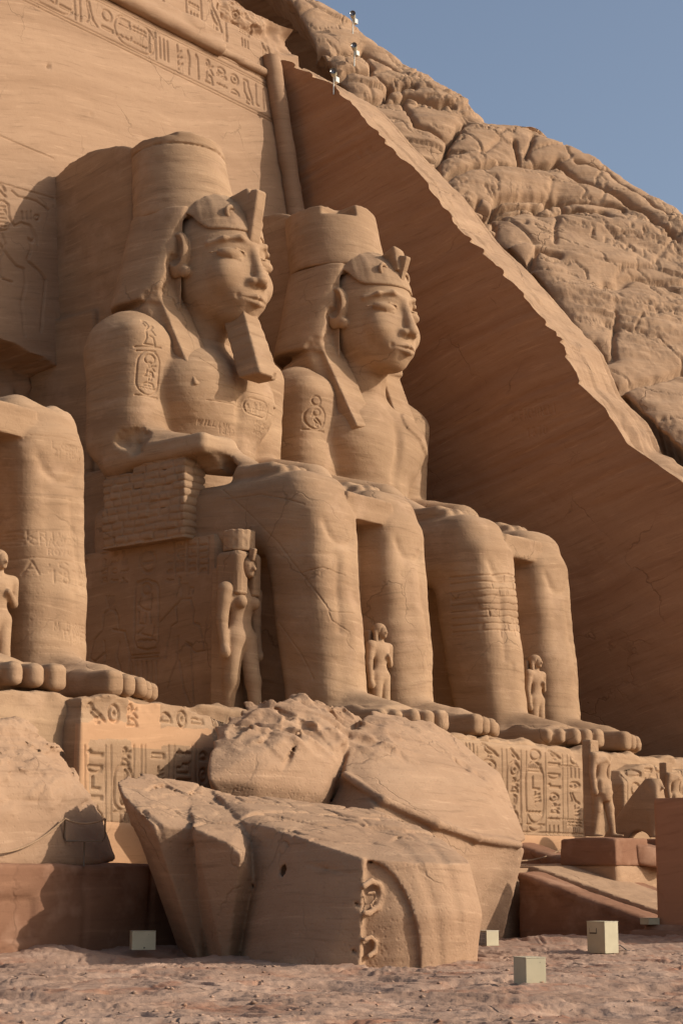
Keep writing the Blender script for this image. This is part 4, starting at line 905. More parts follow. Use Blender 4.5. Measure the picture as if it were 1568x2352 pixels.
def pedestal(name, label, x0, x1, ztop, cols, s, worn, yf=30.8, er=.4, extra=None, mortar=None):
    t = thing(name, label, 'pedestal', group='inscribed pedestals under the seated kings')
    C = Carve(x0 - .2, 2.6, x1 + .2, 6.0, .018)
    cols(C)
    if extra: extra(C)
    m_edge = lambda P: fbm(P * 1.0, 4, s) * er
    def fn(P):
        x, y, z = P[:, 0], P[:, 1], P[:, 2]
        d = box(P, ((x0 + x1) / 2, yf + .75, 3.8), ((x1 - x0) / 2, .75, ztop - 3.8 if False else (ztop - 1.7) / 2), .04) if False else box(P, ((x0 + x1) / 2, yf + .75, (ztop + 2.8) / 2), ((x1 - x0) / 2, .75, (ztop - 2.8) / 2), .04)
        return d + worn(P, m_edge(P))
    o = sdf_obj('inscribed_block', fn, (x0 - .2, yf - .2, 2.7), (x1 + .2, yf + 1.6, ztop + .2), .055, M['stone'], t, .02, 0, s, (0, 0, 0), carver([((x0, yf - .3, 2.86), (x1, yf + .5, ztop), (0, -1, 0), C, ((1, 0, 0), (0, 0, 1)), .075, 2)]))
    if mortar: patch(o, M['plaster'], mortar)
    box_obj = sdf_obj('plinth', lambda P: box(P, ((x0 + x1) / 2, yf + .8, 2.3), ((x1 - x0) / 2 + .02, .86, .56), .05) + fbm(P * .8, 3, s + 4) * .04, (x0 - .2, yf - .3, 1.6), (x1 + .2, yf + 1.8, 3.0), .09, M['plaster'], t, .02)
    return t
def ped2_cols(C):
    q = lambda x, y: (lambda p: (p[0], p[2]))(at(x, y, Y=30.8))
    for x in (196, 243, 256, 308, 325, 334, 388, 401, 441, 452): a, b = q(x, 1712), q(x + (0 if x < 300 else 0), 1915); C.seg(a[0], a[1], b[0], b[1] + .05, .012, .02)
    def stack(px, w, keys, y0=1712, dy=34, th=.03):
        for i, k in enumerate(keys):
            a = q(px, y0 + dy * (i + 1)); b = q(px + w, y0 + dy * i); glyph(C, k, a[0], a[1], b[0] - a[0], (b[1] - a[1]) * .88, th, .025)
    stack(200, 40, ['arm', 'basket', 'leg', 'slab', 'owl', 'wave']); stack(272, 32, ['man', 'reed', 'sun', 'bars'], dy=48)
    stack(346, 36, ['slab', 'plant', 'bread'], dy=44); stack(404, 36, ['door', 'stairs', 'basket', 'arm'], dy=33); stack(455, 26, ['bread', 'sun', 'water'], dy=44)
    a = q(262, 1860); b = q(306, 1760); cartouche(C, a[0], a[1], b[0] - a[0], b[1] - a[1], .025)
    for i, k in enumerate(['bird', 'sun', 'man', 'bread', 'sun', 'slab', 'reed', 'basket']):      # top register, half lost
        a = q(205 + i * 40 + (40 if i > 2 else 0), 1665 + i * 4); glyph(C, k, a[0], a[1] + .05, .55, .55, .03, .02)
def worn2(P, m):
    x, z = P[:, 0], P[:, 2]; return np.clip(z - 5.1, 0, 1) * (m * 1.0 + .05) + np.clip(x - 31.8, 0, 9) * np.clip(z - 4.7, 0, 1) * .19 + np.clip(z - 5.0, 0, 1) * (np.clip(29.6 - x, 0, 1)) * (.1 + m)
def mort2(c):
    x, z = c[:, 0], c[:, 2]; n = fbm(c * 1.0, 3, 222) * .22; band = (z < 5.16 + n) & (z > 4.72 + n * .6) & (x > 28.7) & (x < 33.4); br = (np.abs(x - 31.0 - n) < .55) & (z > 4.6) & (z < 5.72)
    return (band | br | ((z > 3.3) & (z < 4.8) & (x < 29.15 + n * .5)) ) & (c[:, 1] < 30.98)
def ped3_cols(C):
    q = lambda x, y: (lambda p: (p[0], p[2]))(at(x, y, Y=30.8))
    for x, y1 in ((1062, 1830), (1095, 1880), (1152, 1912), (1163, 1915), (1196, 1915), (1208, 1916), (1252, 1920), (1291, 1922), (1302, 1924), (1338, 1925)): a, b = q(x, 1712 + (x - 1062) * .09), q(x + 1.5, y1); C.seg(a[0], a[1], b[0], b[1], .014, .02)
    a = q(1100, 1915); b = q(1340, 1925); C.seg(a[0], 2.93, b[0], 2.93, .02, .02)
    for x0, x1 in ((1166, 1195), (1210, 1247)): a = q(x0, 1890); b = q(x1, 1752); cartouche(C, a[0], a[1], b[0] - a[0], b[1] - a[1], .028)
    def stack(px, w, keys, y0=1712, dy=34, th=.03):
        for i, k in enumerate(keys):
            a = q(px, y0 + dy * (i + 1)); b = q(px + w, y0 + dy * i); glyph(C, k, a[0], a[1], b[0] - a[0], (b[1] - a[1]) * .9, th, .022)
    stack(1066, 26, ['bars', 'basket', 'owl', 'reed'], 1702); stack(1100, 46, ['bird', 'sun', 'arm', 'snake'], 1700, 38); stack(1168, 26, ['bird', 'sun', 'man', 'reed', 'sun'], 1712, 36, .034)
    stack(1212, 34, ['disk', 'comb', 'leg', 'plant', 'wave', 'basket'], 1716, 33, .034); stack(1256, 32, ['bird', 'slab', 'basket', 'arm', 'sun', 'man', 'door', 'bars'], 1718, 25, .03)
    stack(1305, 30, ['disk', 'bars', 'eye', 'feet', 'plant', 'water'], 1728, 30, .028)
    for i in range(9): a = q(1294 + i * 4.4, 1882); b = q(1294 + i * 4.4, 1918); C.seg(a[0], a[1], b[0], b[1], .012, .02)
    for y in (1752, 1875): a, b = q(1258, y + 4), q(1338, y + 10); C.seg(a[0], a[1], b[0], b[1], .012, .02)
def worn3(P, m):
    x, z = P[:, 0], P[:, 2]; return np.clip(z - 5.35, 0, 1) * (m + .1) + np.clip(z - (5.5 - np.clip(x - 50.0, 0, 2) * .55), 0, 1) * .9
def ped4_cols(C):
    q = lambda x, y: (lambda p: (p[0], p[2]))(at(x, y, Y=30.8))
    for x in (1440, 1492, 1540): a, b = q(x, 1770), q(x + 1, 1930); C.seg(a[0], a[1], b[0], b[1], .014, .02)
    def stack(px, w, keys, y0, dy, th=.035):
        for i, k in enumerate(keys):
            a = q(px, y0 + dy * (i + 1)); b = q(px + w, y0 + dy * i); glyph(C, k, a[0], a[1], b[0] - a[0], (b[1] - a[1]) * .9, th, .025)
    stack(1445, 30, ['bread', 'disk', 'reed', 'bars'], 1752, 40); stack(1478, 22, ['slab', 'bars', 'reed'], 1752, 32); stack(1500, 34, ['axe', 'feet', 'ankh', 'sun'], 1754, 42); stack(1545, 40, ['reed', 'was', 'bars'], 1750, 44)
podium()
pedestal('inscribed_pedestal', 'worn pedestal behind the fallen crowned head, its hieroglyph columns broken by plain mortar', 28.84, 34.6, 5.78, ped2_cols, 211, worn2, mortar=mort2)
pedestal('inscribed_pedestal', 'pedestal of sharp hieroglyph columns with two oval name rings, right of the fallen torso', 41.2, 51.1, 5.72, ped3_cols, 215, worn3, er=.2)
pedestal('inscribed_pedestal', 'cut-back pedestal behind the stone falcon with a dark plain side face', 53.55, 62.4, 5.45, ped4_cols, 219, lambda P, m: np.clip(P[:, 2] - 4.7, 0, 1) * (m + .1) + np.clip(P[:, 2] - (4.65 + np.clip(P[:, 0] - 53.6, 0, 2) * .4), 0, 1) * .8 + 0 * m)

def terrace():
    def fn(P):
        x, y, z = P[:, 0], P[:, 1], P[:, 2]
        d = box(P, (26.4, 30.2, .4), (15.2, 2.2, 1.44), .06) + fbm(P * V(.5, .5, .8), 4, 231) * .07
        for xx in (19.6, 23.1, 26.5, 28.4): d = smax(d, -(np.hypot((x - xx) * 1.0, (y - 28.0) * 1.0) - .06), .08)
        return smax(d, -(box(P, (24.3, 28.0, .75), (.85, .09, .42), .02)), .03)
    o = sdf_obj('terrace', fn, (11, 27.5, -.5), (42, 29.2, 2.1), .09, M['redwall'], None, .05)
    tag(o, kind='structure')
    box_o = tag(box_mesh('terrace_floor', (10, 28.6, -.5), (66, 33, 1.83), M['rock']), kind='structure')
def ramp(name, label, X0, X1, a, b, zb, s):
    t = thing(name, label, 'ramp wall', group='stone walls beside the temple ramp')
    (y0, z0), (y1, z1) = a, b
    def fn(P):
        x, y, z = P[:, 0], P[:, 1], P[:, 2]; top = z0 + (z1 - z0) * (y - y0) / (y1 - y0)
        d = smax((z - top) * .95, np.abs(x - (X0 + X1) / 2) - (X1 - X0) / 2, .08); d = smax(d, zb - z, .02); d = smax(d, y - y0, .1)
        lip = smax(np.abs(z - top + .14) - .10, np.abs(x - (X0 + X1) / 2) - (X1 - X0) / 2 - .05, .04)
        return smin(d, smax(lip, y - y0, .05), .03) + fbm(P * .9, 4, s) * .06
    sdf_obj('ramp_wall', fn, (X0 - .3, y1 - 1.0, zb), (X1 + .3, y0 + .3, z0 + .3), .07, M['redwall'], t, .06)
    return t
terrace()
ramp('ramp_wall', 'low brown wall sloping down to the right, nearest of the two ramp walls', 43.0, 44.1, (28.2, 1.76), (21.5, -.32), -.4, 241)
ramp('ramp_wall', 'higher brown wall sloping down behind the lower one to the tall plain slab', 47.0, 48.0, (30.9, 2.62), (21.5, -.25), -.4, 244)
tag(sdf_obj('ramp_floor', lambda P: smax(P[:, 2] - np.clip(1.9 + (P[:, 1] - 28.5) * .30, -.4, 1.9), P[:, 1] - 31, .02) + fbm(P, 3, 7) * .03, (44.0, 20, -.5), (47.2, 31, 2.1), .14, M['rock'], None, .03), kind='structure')
tag(sdf_obj('terrace_edge', lambda P: box(P, (56, 29.6, .9), (9.6, 2.6, 1.06), .06) + fbm(P * .8, 4, 8) * .05, (46.2, 26.6, -.4), (66, 32.4, 2.2), .14, M['rock'], None, .03), kind='structure')

# ------------------------------------------------------------------ fallen pieces of the second king
def rock(name, label, cat, hulls, res, mat, amp=.05, k=.14, extra=None, s=0, rough=.0, parent=None, pad=.5, pre=None):
    pls = [hull_planes(h) for h in hulls]; al = np.concatenate([np.array(h, float) for h in hulls])
    def fn(P):
        d = None
        for i, pl in enumerate(pls):
            e = hull_sdf(P, pl, k)
            if pre: e = pre(i, P, e)
            d = e if d is None else smin(d, e, .03)
        if rough: d = d + fbm(P * .8, 4, s + 1) * rough
        if extra: d = extra(P, d)
        return d
    o = sdf_obj(name, fn, al.min(0) - pad, al.max(0) + pad, res, mat, parent, amp, 0, s)
    if label: tag(o, label, cat)
    return o
def fallen_head():
    A = lambda x, y, Y: tuple(at(x, y, Y=Y))
    F3 = np.array([_rt, _fh, _up]).T.astype(f32)
    h1 = [(28.6, 27.15, -.3), (27.65, 25.75, -.3), (31.5, 27.2, -.3), A(350, 1893, 26.0), A(455, 1905, 25.5), A(278, 1806, 27.6), A(330, 1776, 28.4), A(480, 1800, 28.2), A(600, 1840, 27.6), A(290, 1834, 27.0), (29.5, 25.8, 2.6), (29.5, 26, -.3)]
    h1b = [A(443, 1902, 25.05), A(530, 1938, 24.15), A(553, 1962, 23.95), (28.05, 26.0, -.3), (27.25, 24.75, -.3), A(443, 1832, 27.3), A(610, 1842, 27.2), (30, 27, -.3), (30, 25.3, -.3), A(556, 1893, 25.0), A(600, 1896, 25.2), (28.7, 25.3, -.3)]
    h2 = [(27.75, 25.0, -.3), (27.0, 23.7, -.3), (26.55, 22.6, -.3), (26.5, 21.7, -.3), (26.75, 21.0, -.3), (30.6, 23.2, -.3), (31.5, 26.5, -.3), A(560, 1888, 24.9), A(620, 1900, 23.9), A(690, 1922, 22.8), A(760, 1946, 21.9), A(836, 1972, 21.1), A(900, 1960, 22.2), A(480, 1806, 28.0), A(640, 1824, 27.3), A(800, 1842, 26.4), A(850, 1852, 26.0), A(940, 1898, 24.8)]
    h3 = []
    for a in range(-170, 60, 14):
        c, s_ = math.cos(math.radians(a)), math.sin(math.radians(a)); h3 += [(28.75 + 2.15 * c, 22.4 + 2.15 * s_, -.3), (28.8 + 2.3 * c, 22.45 + 2.3 * s_, .9), (28.8 + 2.12 * c, 22.5 + 2.12 * s_, 1.85 + .25 * (s_ + 1))]
    h3 += [A(1020, 1925, 23.6), A(960, 1892, 24.8), A(850, 1852, 26.0), (31.0, 25.5, -.3)]
    def loc(P, px, py, Y): return (P - V(*A(px, py, Y))) @ F3
    def pre(i, P, d):
        if i != 3: return d
        # the cloth arches over the temple; left of the arch the side of the face is set back
        q = loc(P, 838, 2225, 20.7); r = np.sqrt((q[:, 0] / 1.04) ** 2 + (q[:, 2] / 1.93) ** 2)
        rec = np.maximum((r - 1) * .9, np.abs(q[:, 1]) - 1.15)
        st = .022 * np.maximum(0, np.sin(r * 15)) * (r > 1.03) * (r < 2.4) * (q[:, 0] > -.05)
        return smax(smax(d + st, -np.maximum(rec, -(d + .11)), .03), -(q[:, 0] + .10), .03)
    def extra(P, d):
        z = P[:, 2]
        n = fbm(P * V(.55, .55, .9), 5, 301); o1, e1 = facets(P * V(.8, .8, .5), 302); d = d + np.clip((z - 2.0) * 1.5, 0, 1) * (np.floor(n * 5) / 5 * .13 + .02 + o1 * .06 + .05 * np.exp(-(e1 / .03) ** 2))
        # ear, lying on its side in the shaded hollow
        for pts, r_ in (([(834, 2036), (852, 2024), (870, 2032), (877, 2058), (866, 2084), (846, 2098), (836, 2096)], .065), ([(846, 2052), (858, 2048), (862, 2064), (852, 2078)], .035), ([(836, 2158), (852, 2152), (862, 2164), (861, 2186), (846, 2196)], .055)):
            for (x0, y0), (x1, y1) in zip(pts[:-1], pts[1:]): d = smin(d, cap(P, A(x0, y0, 20.97), A(x1, y1, 20.97), r_), .03)
        for (px, py, yy) in ((665, 2003, 23.2), (640, 2078, 23.5)):
            d = smax(d, -sph(P, A(px, py, yy), .17), .06)
        d = smin(d, sph(P, A(1058, 2040, 22.4), .22), .15); d = smin(d, sph(P, A(1062, 2085, 22.3), .15), .12)
        # incised line across the crown
        for a, b in (((640, 1960, 23.3), (720, 1990, 22.3)), ((720, 1990, 22.3), (836, 2010, 21.0)), ((560, 2020, 24.6), (835, 2200, 20.9)), ((620, 1905, 23.8), (836, 2090, 21.0))): d = smax(d, -cap(P, A(*a), A(*b), .03), .03)
        return d
    return rock('fallen_statue_block', 'huge fallen block lying on the ground, a crown and striped headcloth with one ear showing', 'fallen block', [h1, h1b, h2, h3], .042, M['block'], .018, .025, extra, 300, 0, pre=pre)
def fallen_torso():
    A = lambda x, y, Y: tuple(at(x, y, Y=Y))
    b1 = [A(476, 1770, 29.2), A(480, 1700, 29.6), A(500, 1660, 30.2), A(600, 1628, 30.3), A(690, 1603, 30.2), A(760, 1606, 30.0), A(850, 1640, 30.2), A(850, 1700, 29.0), A(775, 1700, 28.2), A(742, 1820, 27.9), A(590, 1800, 28.2), A(480, 1790, 28.8), A(640, 1690, 28.3), (33.5, 30.3, 1.8), (37.5, 30.2, 1.8), (33, 28.8, 1.8)]
    b2 = [A(802, 1690, 28.6), A(790, 1770, 28.0), A(852, 1622, 30.0), A(1000, 1655, 30.1), A(1060, 1700, 29.6), A(1150, 1775, 28.6), A(1170, 1850, 27.6), A(1208, 1928, 27.0), A(1180, 1938, 26.2), A(1090, 1915, 25.9), A(1000, 1880, 26.0), A(880, 1830, 26.8), A(1100, 1790, 30.0), (41, 29.5, 2.0), (36, 30.4, 1.8), A(900, 1690, 28.2), A(1010, 1745, 27.6), A(1110, 1812, 27.0)]
    b3 = [A(790, 1780, 28.2), A(860, 1850, 26.75), A(1000, 1895, 26.05), A(1090, 1925, 25.95), A(1190, 1942, 26.35), A(1203, 1950, 27.2), A(1154, 2156, 27.2), A(1100, 2170, 26.6), (35.0, 25.4, -.4), (33.5, 26.8, -.4), (39, 28.6, -.2), (33.5, 29, .5), A(1190, 1960, 28.6)]
    def extra(P, d):
        x, y, z = P[:, 0], P[:, 1], P[:, 2]; n = fbm(P * V(.7, .7, .7), 5, 311)
        rgh = np.clip((z - 4.2) / .8, 0, 1) * np.clip((38.2 - x) / 1.5, 0, 1); tl = P @ rotm(0, .7, .3)
        d = d + rgh * ((np.abs(vnoise(tl * V(.4, .4, 2.6), 312)) - .3) * .22 + n * .35 + np.abs(fbm(P * 1.6, 4, 313)) * .25) + (1 - rgh) * np.clip(z - 4.4, 0, 1) * n * .3 + rgh * facets(P * V(.9, .9, .9), 314)[0] * .14
        # crack across the left lump
        a, b = A(700, 1650, 28.75), A(640, 1800, 27.95); d = smax(d, -cap(P, a, b, .06), .08)
        # belt fold
        for p, q in (((792, 1780, 27.9), (880, 1838, 26.65)), ((880, 1838, 26.65), (1000, 1892, 25.95)), ((1000, 1892, 25.95), (1095, 1925, 25.85)), ((1095, 1925, 25.85), (1190, 1940, 26.3))):
            d = smin(d, cap(P, A(*p), A(*q), .10), .12)
        for c in ((1075, 1745, 27.9), (1110, 1770, 27.6), (1060, 1752, 27.9)): d = smax(d, -sph(P, A(*c), .28) + n * .2, .06)
        return d
    return rock('fallen_statue_block', 'massive rough fallen torso with a belt fold, leaning behind the fallen crowned head', 'fallen torso', [b1, b2, b3], .05, M['block'], .04, .05, extra, 310)
fallen_head(); fallen_torso()
A_ = lambda x, y, Y: tuple(at(x, y, Y=Y))
def xl(P, d):
    n = fbm(P * V(.6, .6, 1.2), 5, 322); return d + np.clip((P[:, 2] - 2.6), 0, 1) * ((np.floor(n * 5) / 5) * .28 + facets(P * V(.5, .5, .7), 323)[0] * .10) + .05 * np.exp(-((P[:, 2] - 3.0 - .3 * n - (P[:, 0] - 24) * .06) / .03) ** 2)
rock('fallen_boulder', 'large pale boulder at the left edge resting on the red terrace, lower half in shade', 'boulder',
     [[A_(-260, 1690, 30.4), A_(-40, 1648, 30.5), A_(60, 1655, 30.4), A_(140, 1700, 30.2), A_(192, 1752, 29.9), A_(200, 1800, 29.5), A_(268, 1925, 29.2), A_(286, 1985, 29.2), A_(240, 1995, 28.25), A_(-260, 1995, 28.2), A_(-260, 1790, 28.5), A_(110, 1790, 28.7), (28, 30.5, 1.8), (16, 30.5, 1.8)]], .06, M['block'], .05, .2, xl, 320, .12)
rock('fallen_boulder', 'rounded upright boulder beside the falcon, in front of the small statue plinth', 'boulder', [[A_(1412, 1985, 27.2), A_(1450, 1985, 27.0), A_(1449, 1945, 27.2), A_(1438, 1925, 27.4), A_(1420, 1945, 27.5), A_(1425, 1985, 27.9), A_(1455, 1985, 27.8)]], .045, M['redwall'], .03, .12, None, 330, .05)
rock('fallen_boulder', 'squared brown block on the terrace edge, left of the tall plain slab', 'boulder', [[A_(1456, 1936, 27.0), A_(1462, 1985, 27.0), A_(1540, 2000, 26.4), A_(1540, 1952, 26.5), A_(1462, 1930, 28.0), A_(1540, 1945, 27.8), A_(1540, 2000, 27.8), A_(1462, 1985, 28.0)]], .05, M['redwall'], .03, .08, None, 334, .04)
hp = lambda x, y: np.array(at(x, y, plane=HPL)) + np.array([0, .25, -.3])
for (px, py, r, lab) in ((1118, 470, (.45, .5, .75), 'upright boulder wedged at the top of the dark crevice beside the wall rim'), (1096, 486, (.6, .6, .42), 'low rounded boulder below the wedged one in the crevice'), (1135, 525, (.4, .4, .35), 'smaller broken boulder lowest in the crevice beside the wall rim')):
    c = hp(px, py); rr = np.array(r)
    rock('fallen_boulder', lab, 'boulder', [[tuple(c + rr * np.array(u)) for u in ((1, 0, .2), (-1, .1, 0), (0, 1, .1), (.1, -1, -.1), (0, .1, 1), (.1, 0, -1), (.6, -.6, .6), (-.6, -.5, .5), (-.5, .6, -.6), (.6, .5, -.6))]], .06, M['rock'], .05, .12, None, 340 + px, .1)

# ------------------------------------------------------------------ standing statues
def stand_sdf(H, kind, lean=0.0):
    def fn(P0):
        P = P0 / f32(H); Q = mirx(P); x, y, z = P[:, 0], P[:, 1], P[:, 2]
        L = lambda fx, sgn: cap(P, (sgn * .05, .0, .50), (sgn * .052, fx * .5, .27), .056, .042)
        fr, bk = (-.10, .045) if kind != 'child' else (-.02, .0)
        def leg(s, fy):
            d = cap(P, (s * .052, 0, .50), (s * .052, fy * .45 - .01, .27), .060, .042)
            d = smin(d, cap(P, (s * .052, fy * .45 - .008, .28), (s * .05, fy + .01, .035), .042, .027), .02)
            return smin(d, cap(P, (s * .052, fy + .02, .018), (s * .056, fy - .085, .012), .026, .018), .015)
        d = smin(leg(1, fr), leg(-1, bk), .01)
        d = smin(d, ell(P, (0, 0, .515), (.098, .066, .075)), .03)
        d = smin(d, ell(P, (0, .0, .61), (.072, .052, .08)), .04); d = smin(d, ell(P, (0, .0, .71), (.110, .066, .085)), .04)
        d = smin(d, cap(Q, (.0, .0, .775), (.112, 0, .762), .034, .042), .03)
        if kind == 'queen': d = smin(d, ell(Q, (.052, -.055, .70), (.034, .034, .036)), .012)
        arm = smin(cap(Q, (.122, .0, .762), (.134, .008, .60), .040, .033), cap(Q, (.134, .008, .60), (.134, -.012, .455), .032, .024), .01)
        arm = smin(arm, ell(Q, (.134, -.018, .425), (.026, .032, .036)), .012)
        if kind == 'child':   # one forearm folded on the chest
            arm = np.where(P[:, 0] > 0, smin(cap(Q, (.13, .0, .765), (.14, .0, .62), .036, .03), cap(Q, (.14, .0, .62), (.03, -.075, .68), .028, .022), .01), arm)
        d = smin(d, arm, .016)
        if kind == 'male':
            kilt = box(P, (0, -.005, .47), (.10, .07, .075), .03); d = smin(d, kilt, .02)
            d = smin(d, smax(ell(P, (0, -.05, .42), (.075, .06, .10)), -(z - .34) * -1 if False else .34 - z, .01), .02)
            d = smin(d, cap(Q, (.11, -.02, .70), (-.02, -.07, .735), .028, .022), .012)
        d = smin(d, cap(P, (0, .0, .79), (0, .0, .84), .035), .02)
        if kind == 'male':
            n = fbm(P0 * 2.2, 3, 17); d = smax(d, z - .80 - .03 * n, .01)
            pil = box(P, (0, .105, .46), (.075, .05, .46), .006); return np.minimum(d, pil) * H
        if kind == 'queen': P = P + V(0, .022, -.006); Q = mirx(P)
        hd = ell(P, (0, -.018, .885), (.044, .056, .062)); hd = smin(hd, cap(P, (0, -.068, .895), (0, -.080, .873), .007, .011), .01)
        hd = smin(hd, ell(P, (0, -.055, .842), (.02, .018, .013)), .015)
        hd = smax(hd, -ell(Q, (.02, -.078, .893), (.013, .012, .008)), .006); hd = smin(hd, ell(Q, (.02, -.060, .892), (.012, .010, .006)), .002)
        hd = smin(hd, cap(Q, (0, -.072, .857), (.014, -.066, .857), .005), .003)
        d = smin(d, hd, .01)
        if kind == 'queen': P = P - V(0, .022, -.006)
        back = box(P, (0, .085, .45), (.085, .045, .45), .005); d = np.minimum(d, back)
        return d * H
    return fn
def wig_sdf(H, kind):
    def fn(P0):
        P = P0 / f32(H); Q = mirx(P); x, y, z = P[:, 0], P[:, 1], P[:, 2]
        if kind == 'child':
            d = ell(P, (0, .005, .90), (.062, .066, .062)); d = smin(d, cap(P, (-.055, .0, .88), (-.062, -.01, .79), .02), .01)
            d = smax(d, -(ell(P, (0, -.07, .875), (.05, .045, .06))), .008); return d * H
        d = box(P, (0, .012, .857), (.102, .088, .122), .035)
        d = smax(d, -ell(P, (0, -.085, .893), (.054, .058, .066)), .012); d = smax(d, -box(P, (0, -.09, .79), (.022, .06, .07), .01), .01)
        an = np.arctan2(x, -(y - .03)); d = d + .0022 * np.maximum(0, np.sin(an * 34)) * (z < .86) * (z > .755)
        hem = smax(box(P, (0, .012, .857), (.106, .092, .126), .035), np.abs(z - .743) - .009, .003); d = smin(d, smax(hem, -box(P, (0, -.09, .79), (.022, .06, .07), .01), .003), .004)
        return d * H
    return fn
def queen():
    H = 5.75; loc = (45.3 - 3.85, 32 + 5.25, TOP)
    t = thing('queen_statue', 'slender standing queen in a long ribbed wig, against the corner of the near throne', 'statue', loc)
    sdf_obj('figure', stand_sdf(H, 'queen'), (-1.1, -1.0, 0), (1.1, .9, 5.75), .04, M['stone'], t, .012, 0, 401)
    sdf_obj('wig', wig_sdf(H, 'queen'), (-.9, -.6, 4.1), (.9, .9, 6.1), .032, M['stone'], t, .01, 0, 402)
    C = Carve(-1, 5.8, 1, 6.8, .02)
    def drum(P):
        return smax(np.hypot(P[:, 0], P[:, 1] - .06) - .50, np.abs(P[:, 2] - 5.98) - .34, .02) + .02 * (np.sin(np.arctan2(P[:, 0], P[:, 1]) * 9) > .3) * (np.sin(P[:, 2] * 16 + 2) > -.2)
    sdf_obj('crown', drum, (-.8, -.6, 5.5), (.8, .8, 6.45), .035, M['stone'], t, .01, 0, 403)
    sdf_obj('forehead_cobra', lambda P: box(P, (0, -.50, 5.52), (.08, .12, .20), .04, rotm(.25, 0, 0)), (-.3, -.9, 5.0), (.3, -.1, 6.0), .03, M['stone'], t, .01, 0, 404)
queen()
for lab, loc, H in (('small figure with side hair lock standing between the near king\'s lower legs', (45.3, 32 + 2.75, TOP), 3.75), ('small figure standing between the legs of the king beside the dark side wall', (54.4, 32 + 2.75, TOP), 3.6), ('small figure at the left photo edge between the legs of the broken king', (29.45, 32 + 2.6, TOP), 3.9)):
    t = thing('child_statue', lab, 'statue', loc, group='small figures between the kings\' legs')
    sdf_obj('figure', stand_sdf(H, 'child'), (-.8, -.6, 0), (.8, .7, H * .97), .04, M['stone'], t, .012, 0, 410)
    sdf_obj('hair', wig_sdf(H, 'child'), (-.5, -.5, H * .7), (.5, .5, H * 1.02), .035, M['stone'], t, .01, 0, 411)
def osiride(lab, loc, H, plinth, s):
    t = thing('striding_statue', lab, 'statue', loc)
    sdf_obj('figure', stand_sdf(H, 'male'), (-.8, -.7, 0), (.8, .8, H * .98), .032, M['stone'], t, .012, 0, s)
    pl = sdf_obj('plinth', lambda P: box(P, (0, -.05, -.42), (.95, .95, .40), .04) + fbm(P * 1.1, 3, s) * .06, (-1.2, -1.3, -.9), (1.2, 1.3, .15), .06, M['redwall'], t, .02)
    return t
q = at(1378, 1925, Y=28.0)
osiride('headless striding statue with tall back slab, on a plinth right of the carved pedestal', (q[0] + .1, 28.0, 2.72), 3.15, 1, 420)
q = at(1550, 1900, Y=28.2)
osiride('broken headless torso statue half hidden behind the top of the tall plain slab', (q[0], 28.2, 2.75), 2.65, 1, 424)
def falcon():
    q0 = at(1492, 1800, Y=27.9)
    t = thing('falcon_statue', 'worn stone falcon with a long sloping back, between the striding statue and the tall slab', 'statue', (q0[0], 27.9, 2.72))
    FPL_ = hull_planes([(sx * w_, y_, z_) for sx in (-1, 1) for w_, y_, z_ in ((.26, -.22, 0), (.34, -.42, .9), (.24, -.32, 1.72), (.22, .10, 1.86), (.20, .30, 1.70), (.10, 1.75, .06), (.12, 1.6, 0), (.34, .5, 1.1))])
    def fn(P):
        y, z = P[:, 1], P[:, 2]
        d = hull_sdf(P, FPL_, .10); d = smax(d, -(np.hypot((y - .35) * .8, z + .05) - .30), .08)
        d = smin(d, ell(P, (0, -.12, 1.62), (.27, .27, .36)), .10); d = smin(d, cap(P, (0, -.34, 1.66), (0, -.46, 1.54), .08, .04), .05)
        d = smin(d, cap(mirx(P), (.15, -.12, .8), (.16, -.14, .1), .15, .10), .08); d = smin(d, box(mirx(P), (.15, -.25, .05), (.1, .2, .06), .04), .04)
        return smax(d, z - 1.86 - .05 * fbm(P * 3, 2, 3), .03)
    sdf_obj('figure', fn, (-.6, -.7, 0), (.6, 2.1, 2.3), .035, M['stone'], t, .012, 0, 430)
    sdf_obj('plinth', lambda P: box(P, (0, .5, -.42), (.6, 1.4, .41), .04) + fbm(P, 3, 4) * .04, (-.9, -1.2, -.9), (.9, 2.2, .15), .06, M['redwall'], t, .02)
falcon()
def plain_slab():
    t = thing('plain_slab', 'tall smooth reddish slab cropped by the right photo edge', 'slab', (42.7, 21, 0)); t.location = (0, 0, 0)
    sdf_obj('slab', lambda P: box(P, (42.75, 19.6, 1.75), (.85, 3.68, 1.83), .03), (41.7, 15.7, .02), (43.8, 23.5, 3.8), .09, M['smoothred'], t, .01, 0, 440)
    sdf_obj('base_moulding', lambda P: smin(smin(box(P, (42.75, 19.6, .05), (1.35, 4.25, .22), .1), box(P, (42.75, 19.6, .32), (1.05, 3.95, .08), .07), .03), box(P, (42.75, 19.8, -.1), (1.9, 4.7, .2), .08), .05), (40.6, 15, -.4), (44.9, 24.8, .6), .08, M['redwall'], t, .03, 0, 441)
M['smoothred'] = stone('smooth_red_slab', (.36, .165, .085), (.40, .19, .10), band=.3, bump=.08)
plain_slab()

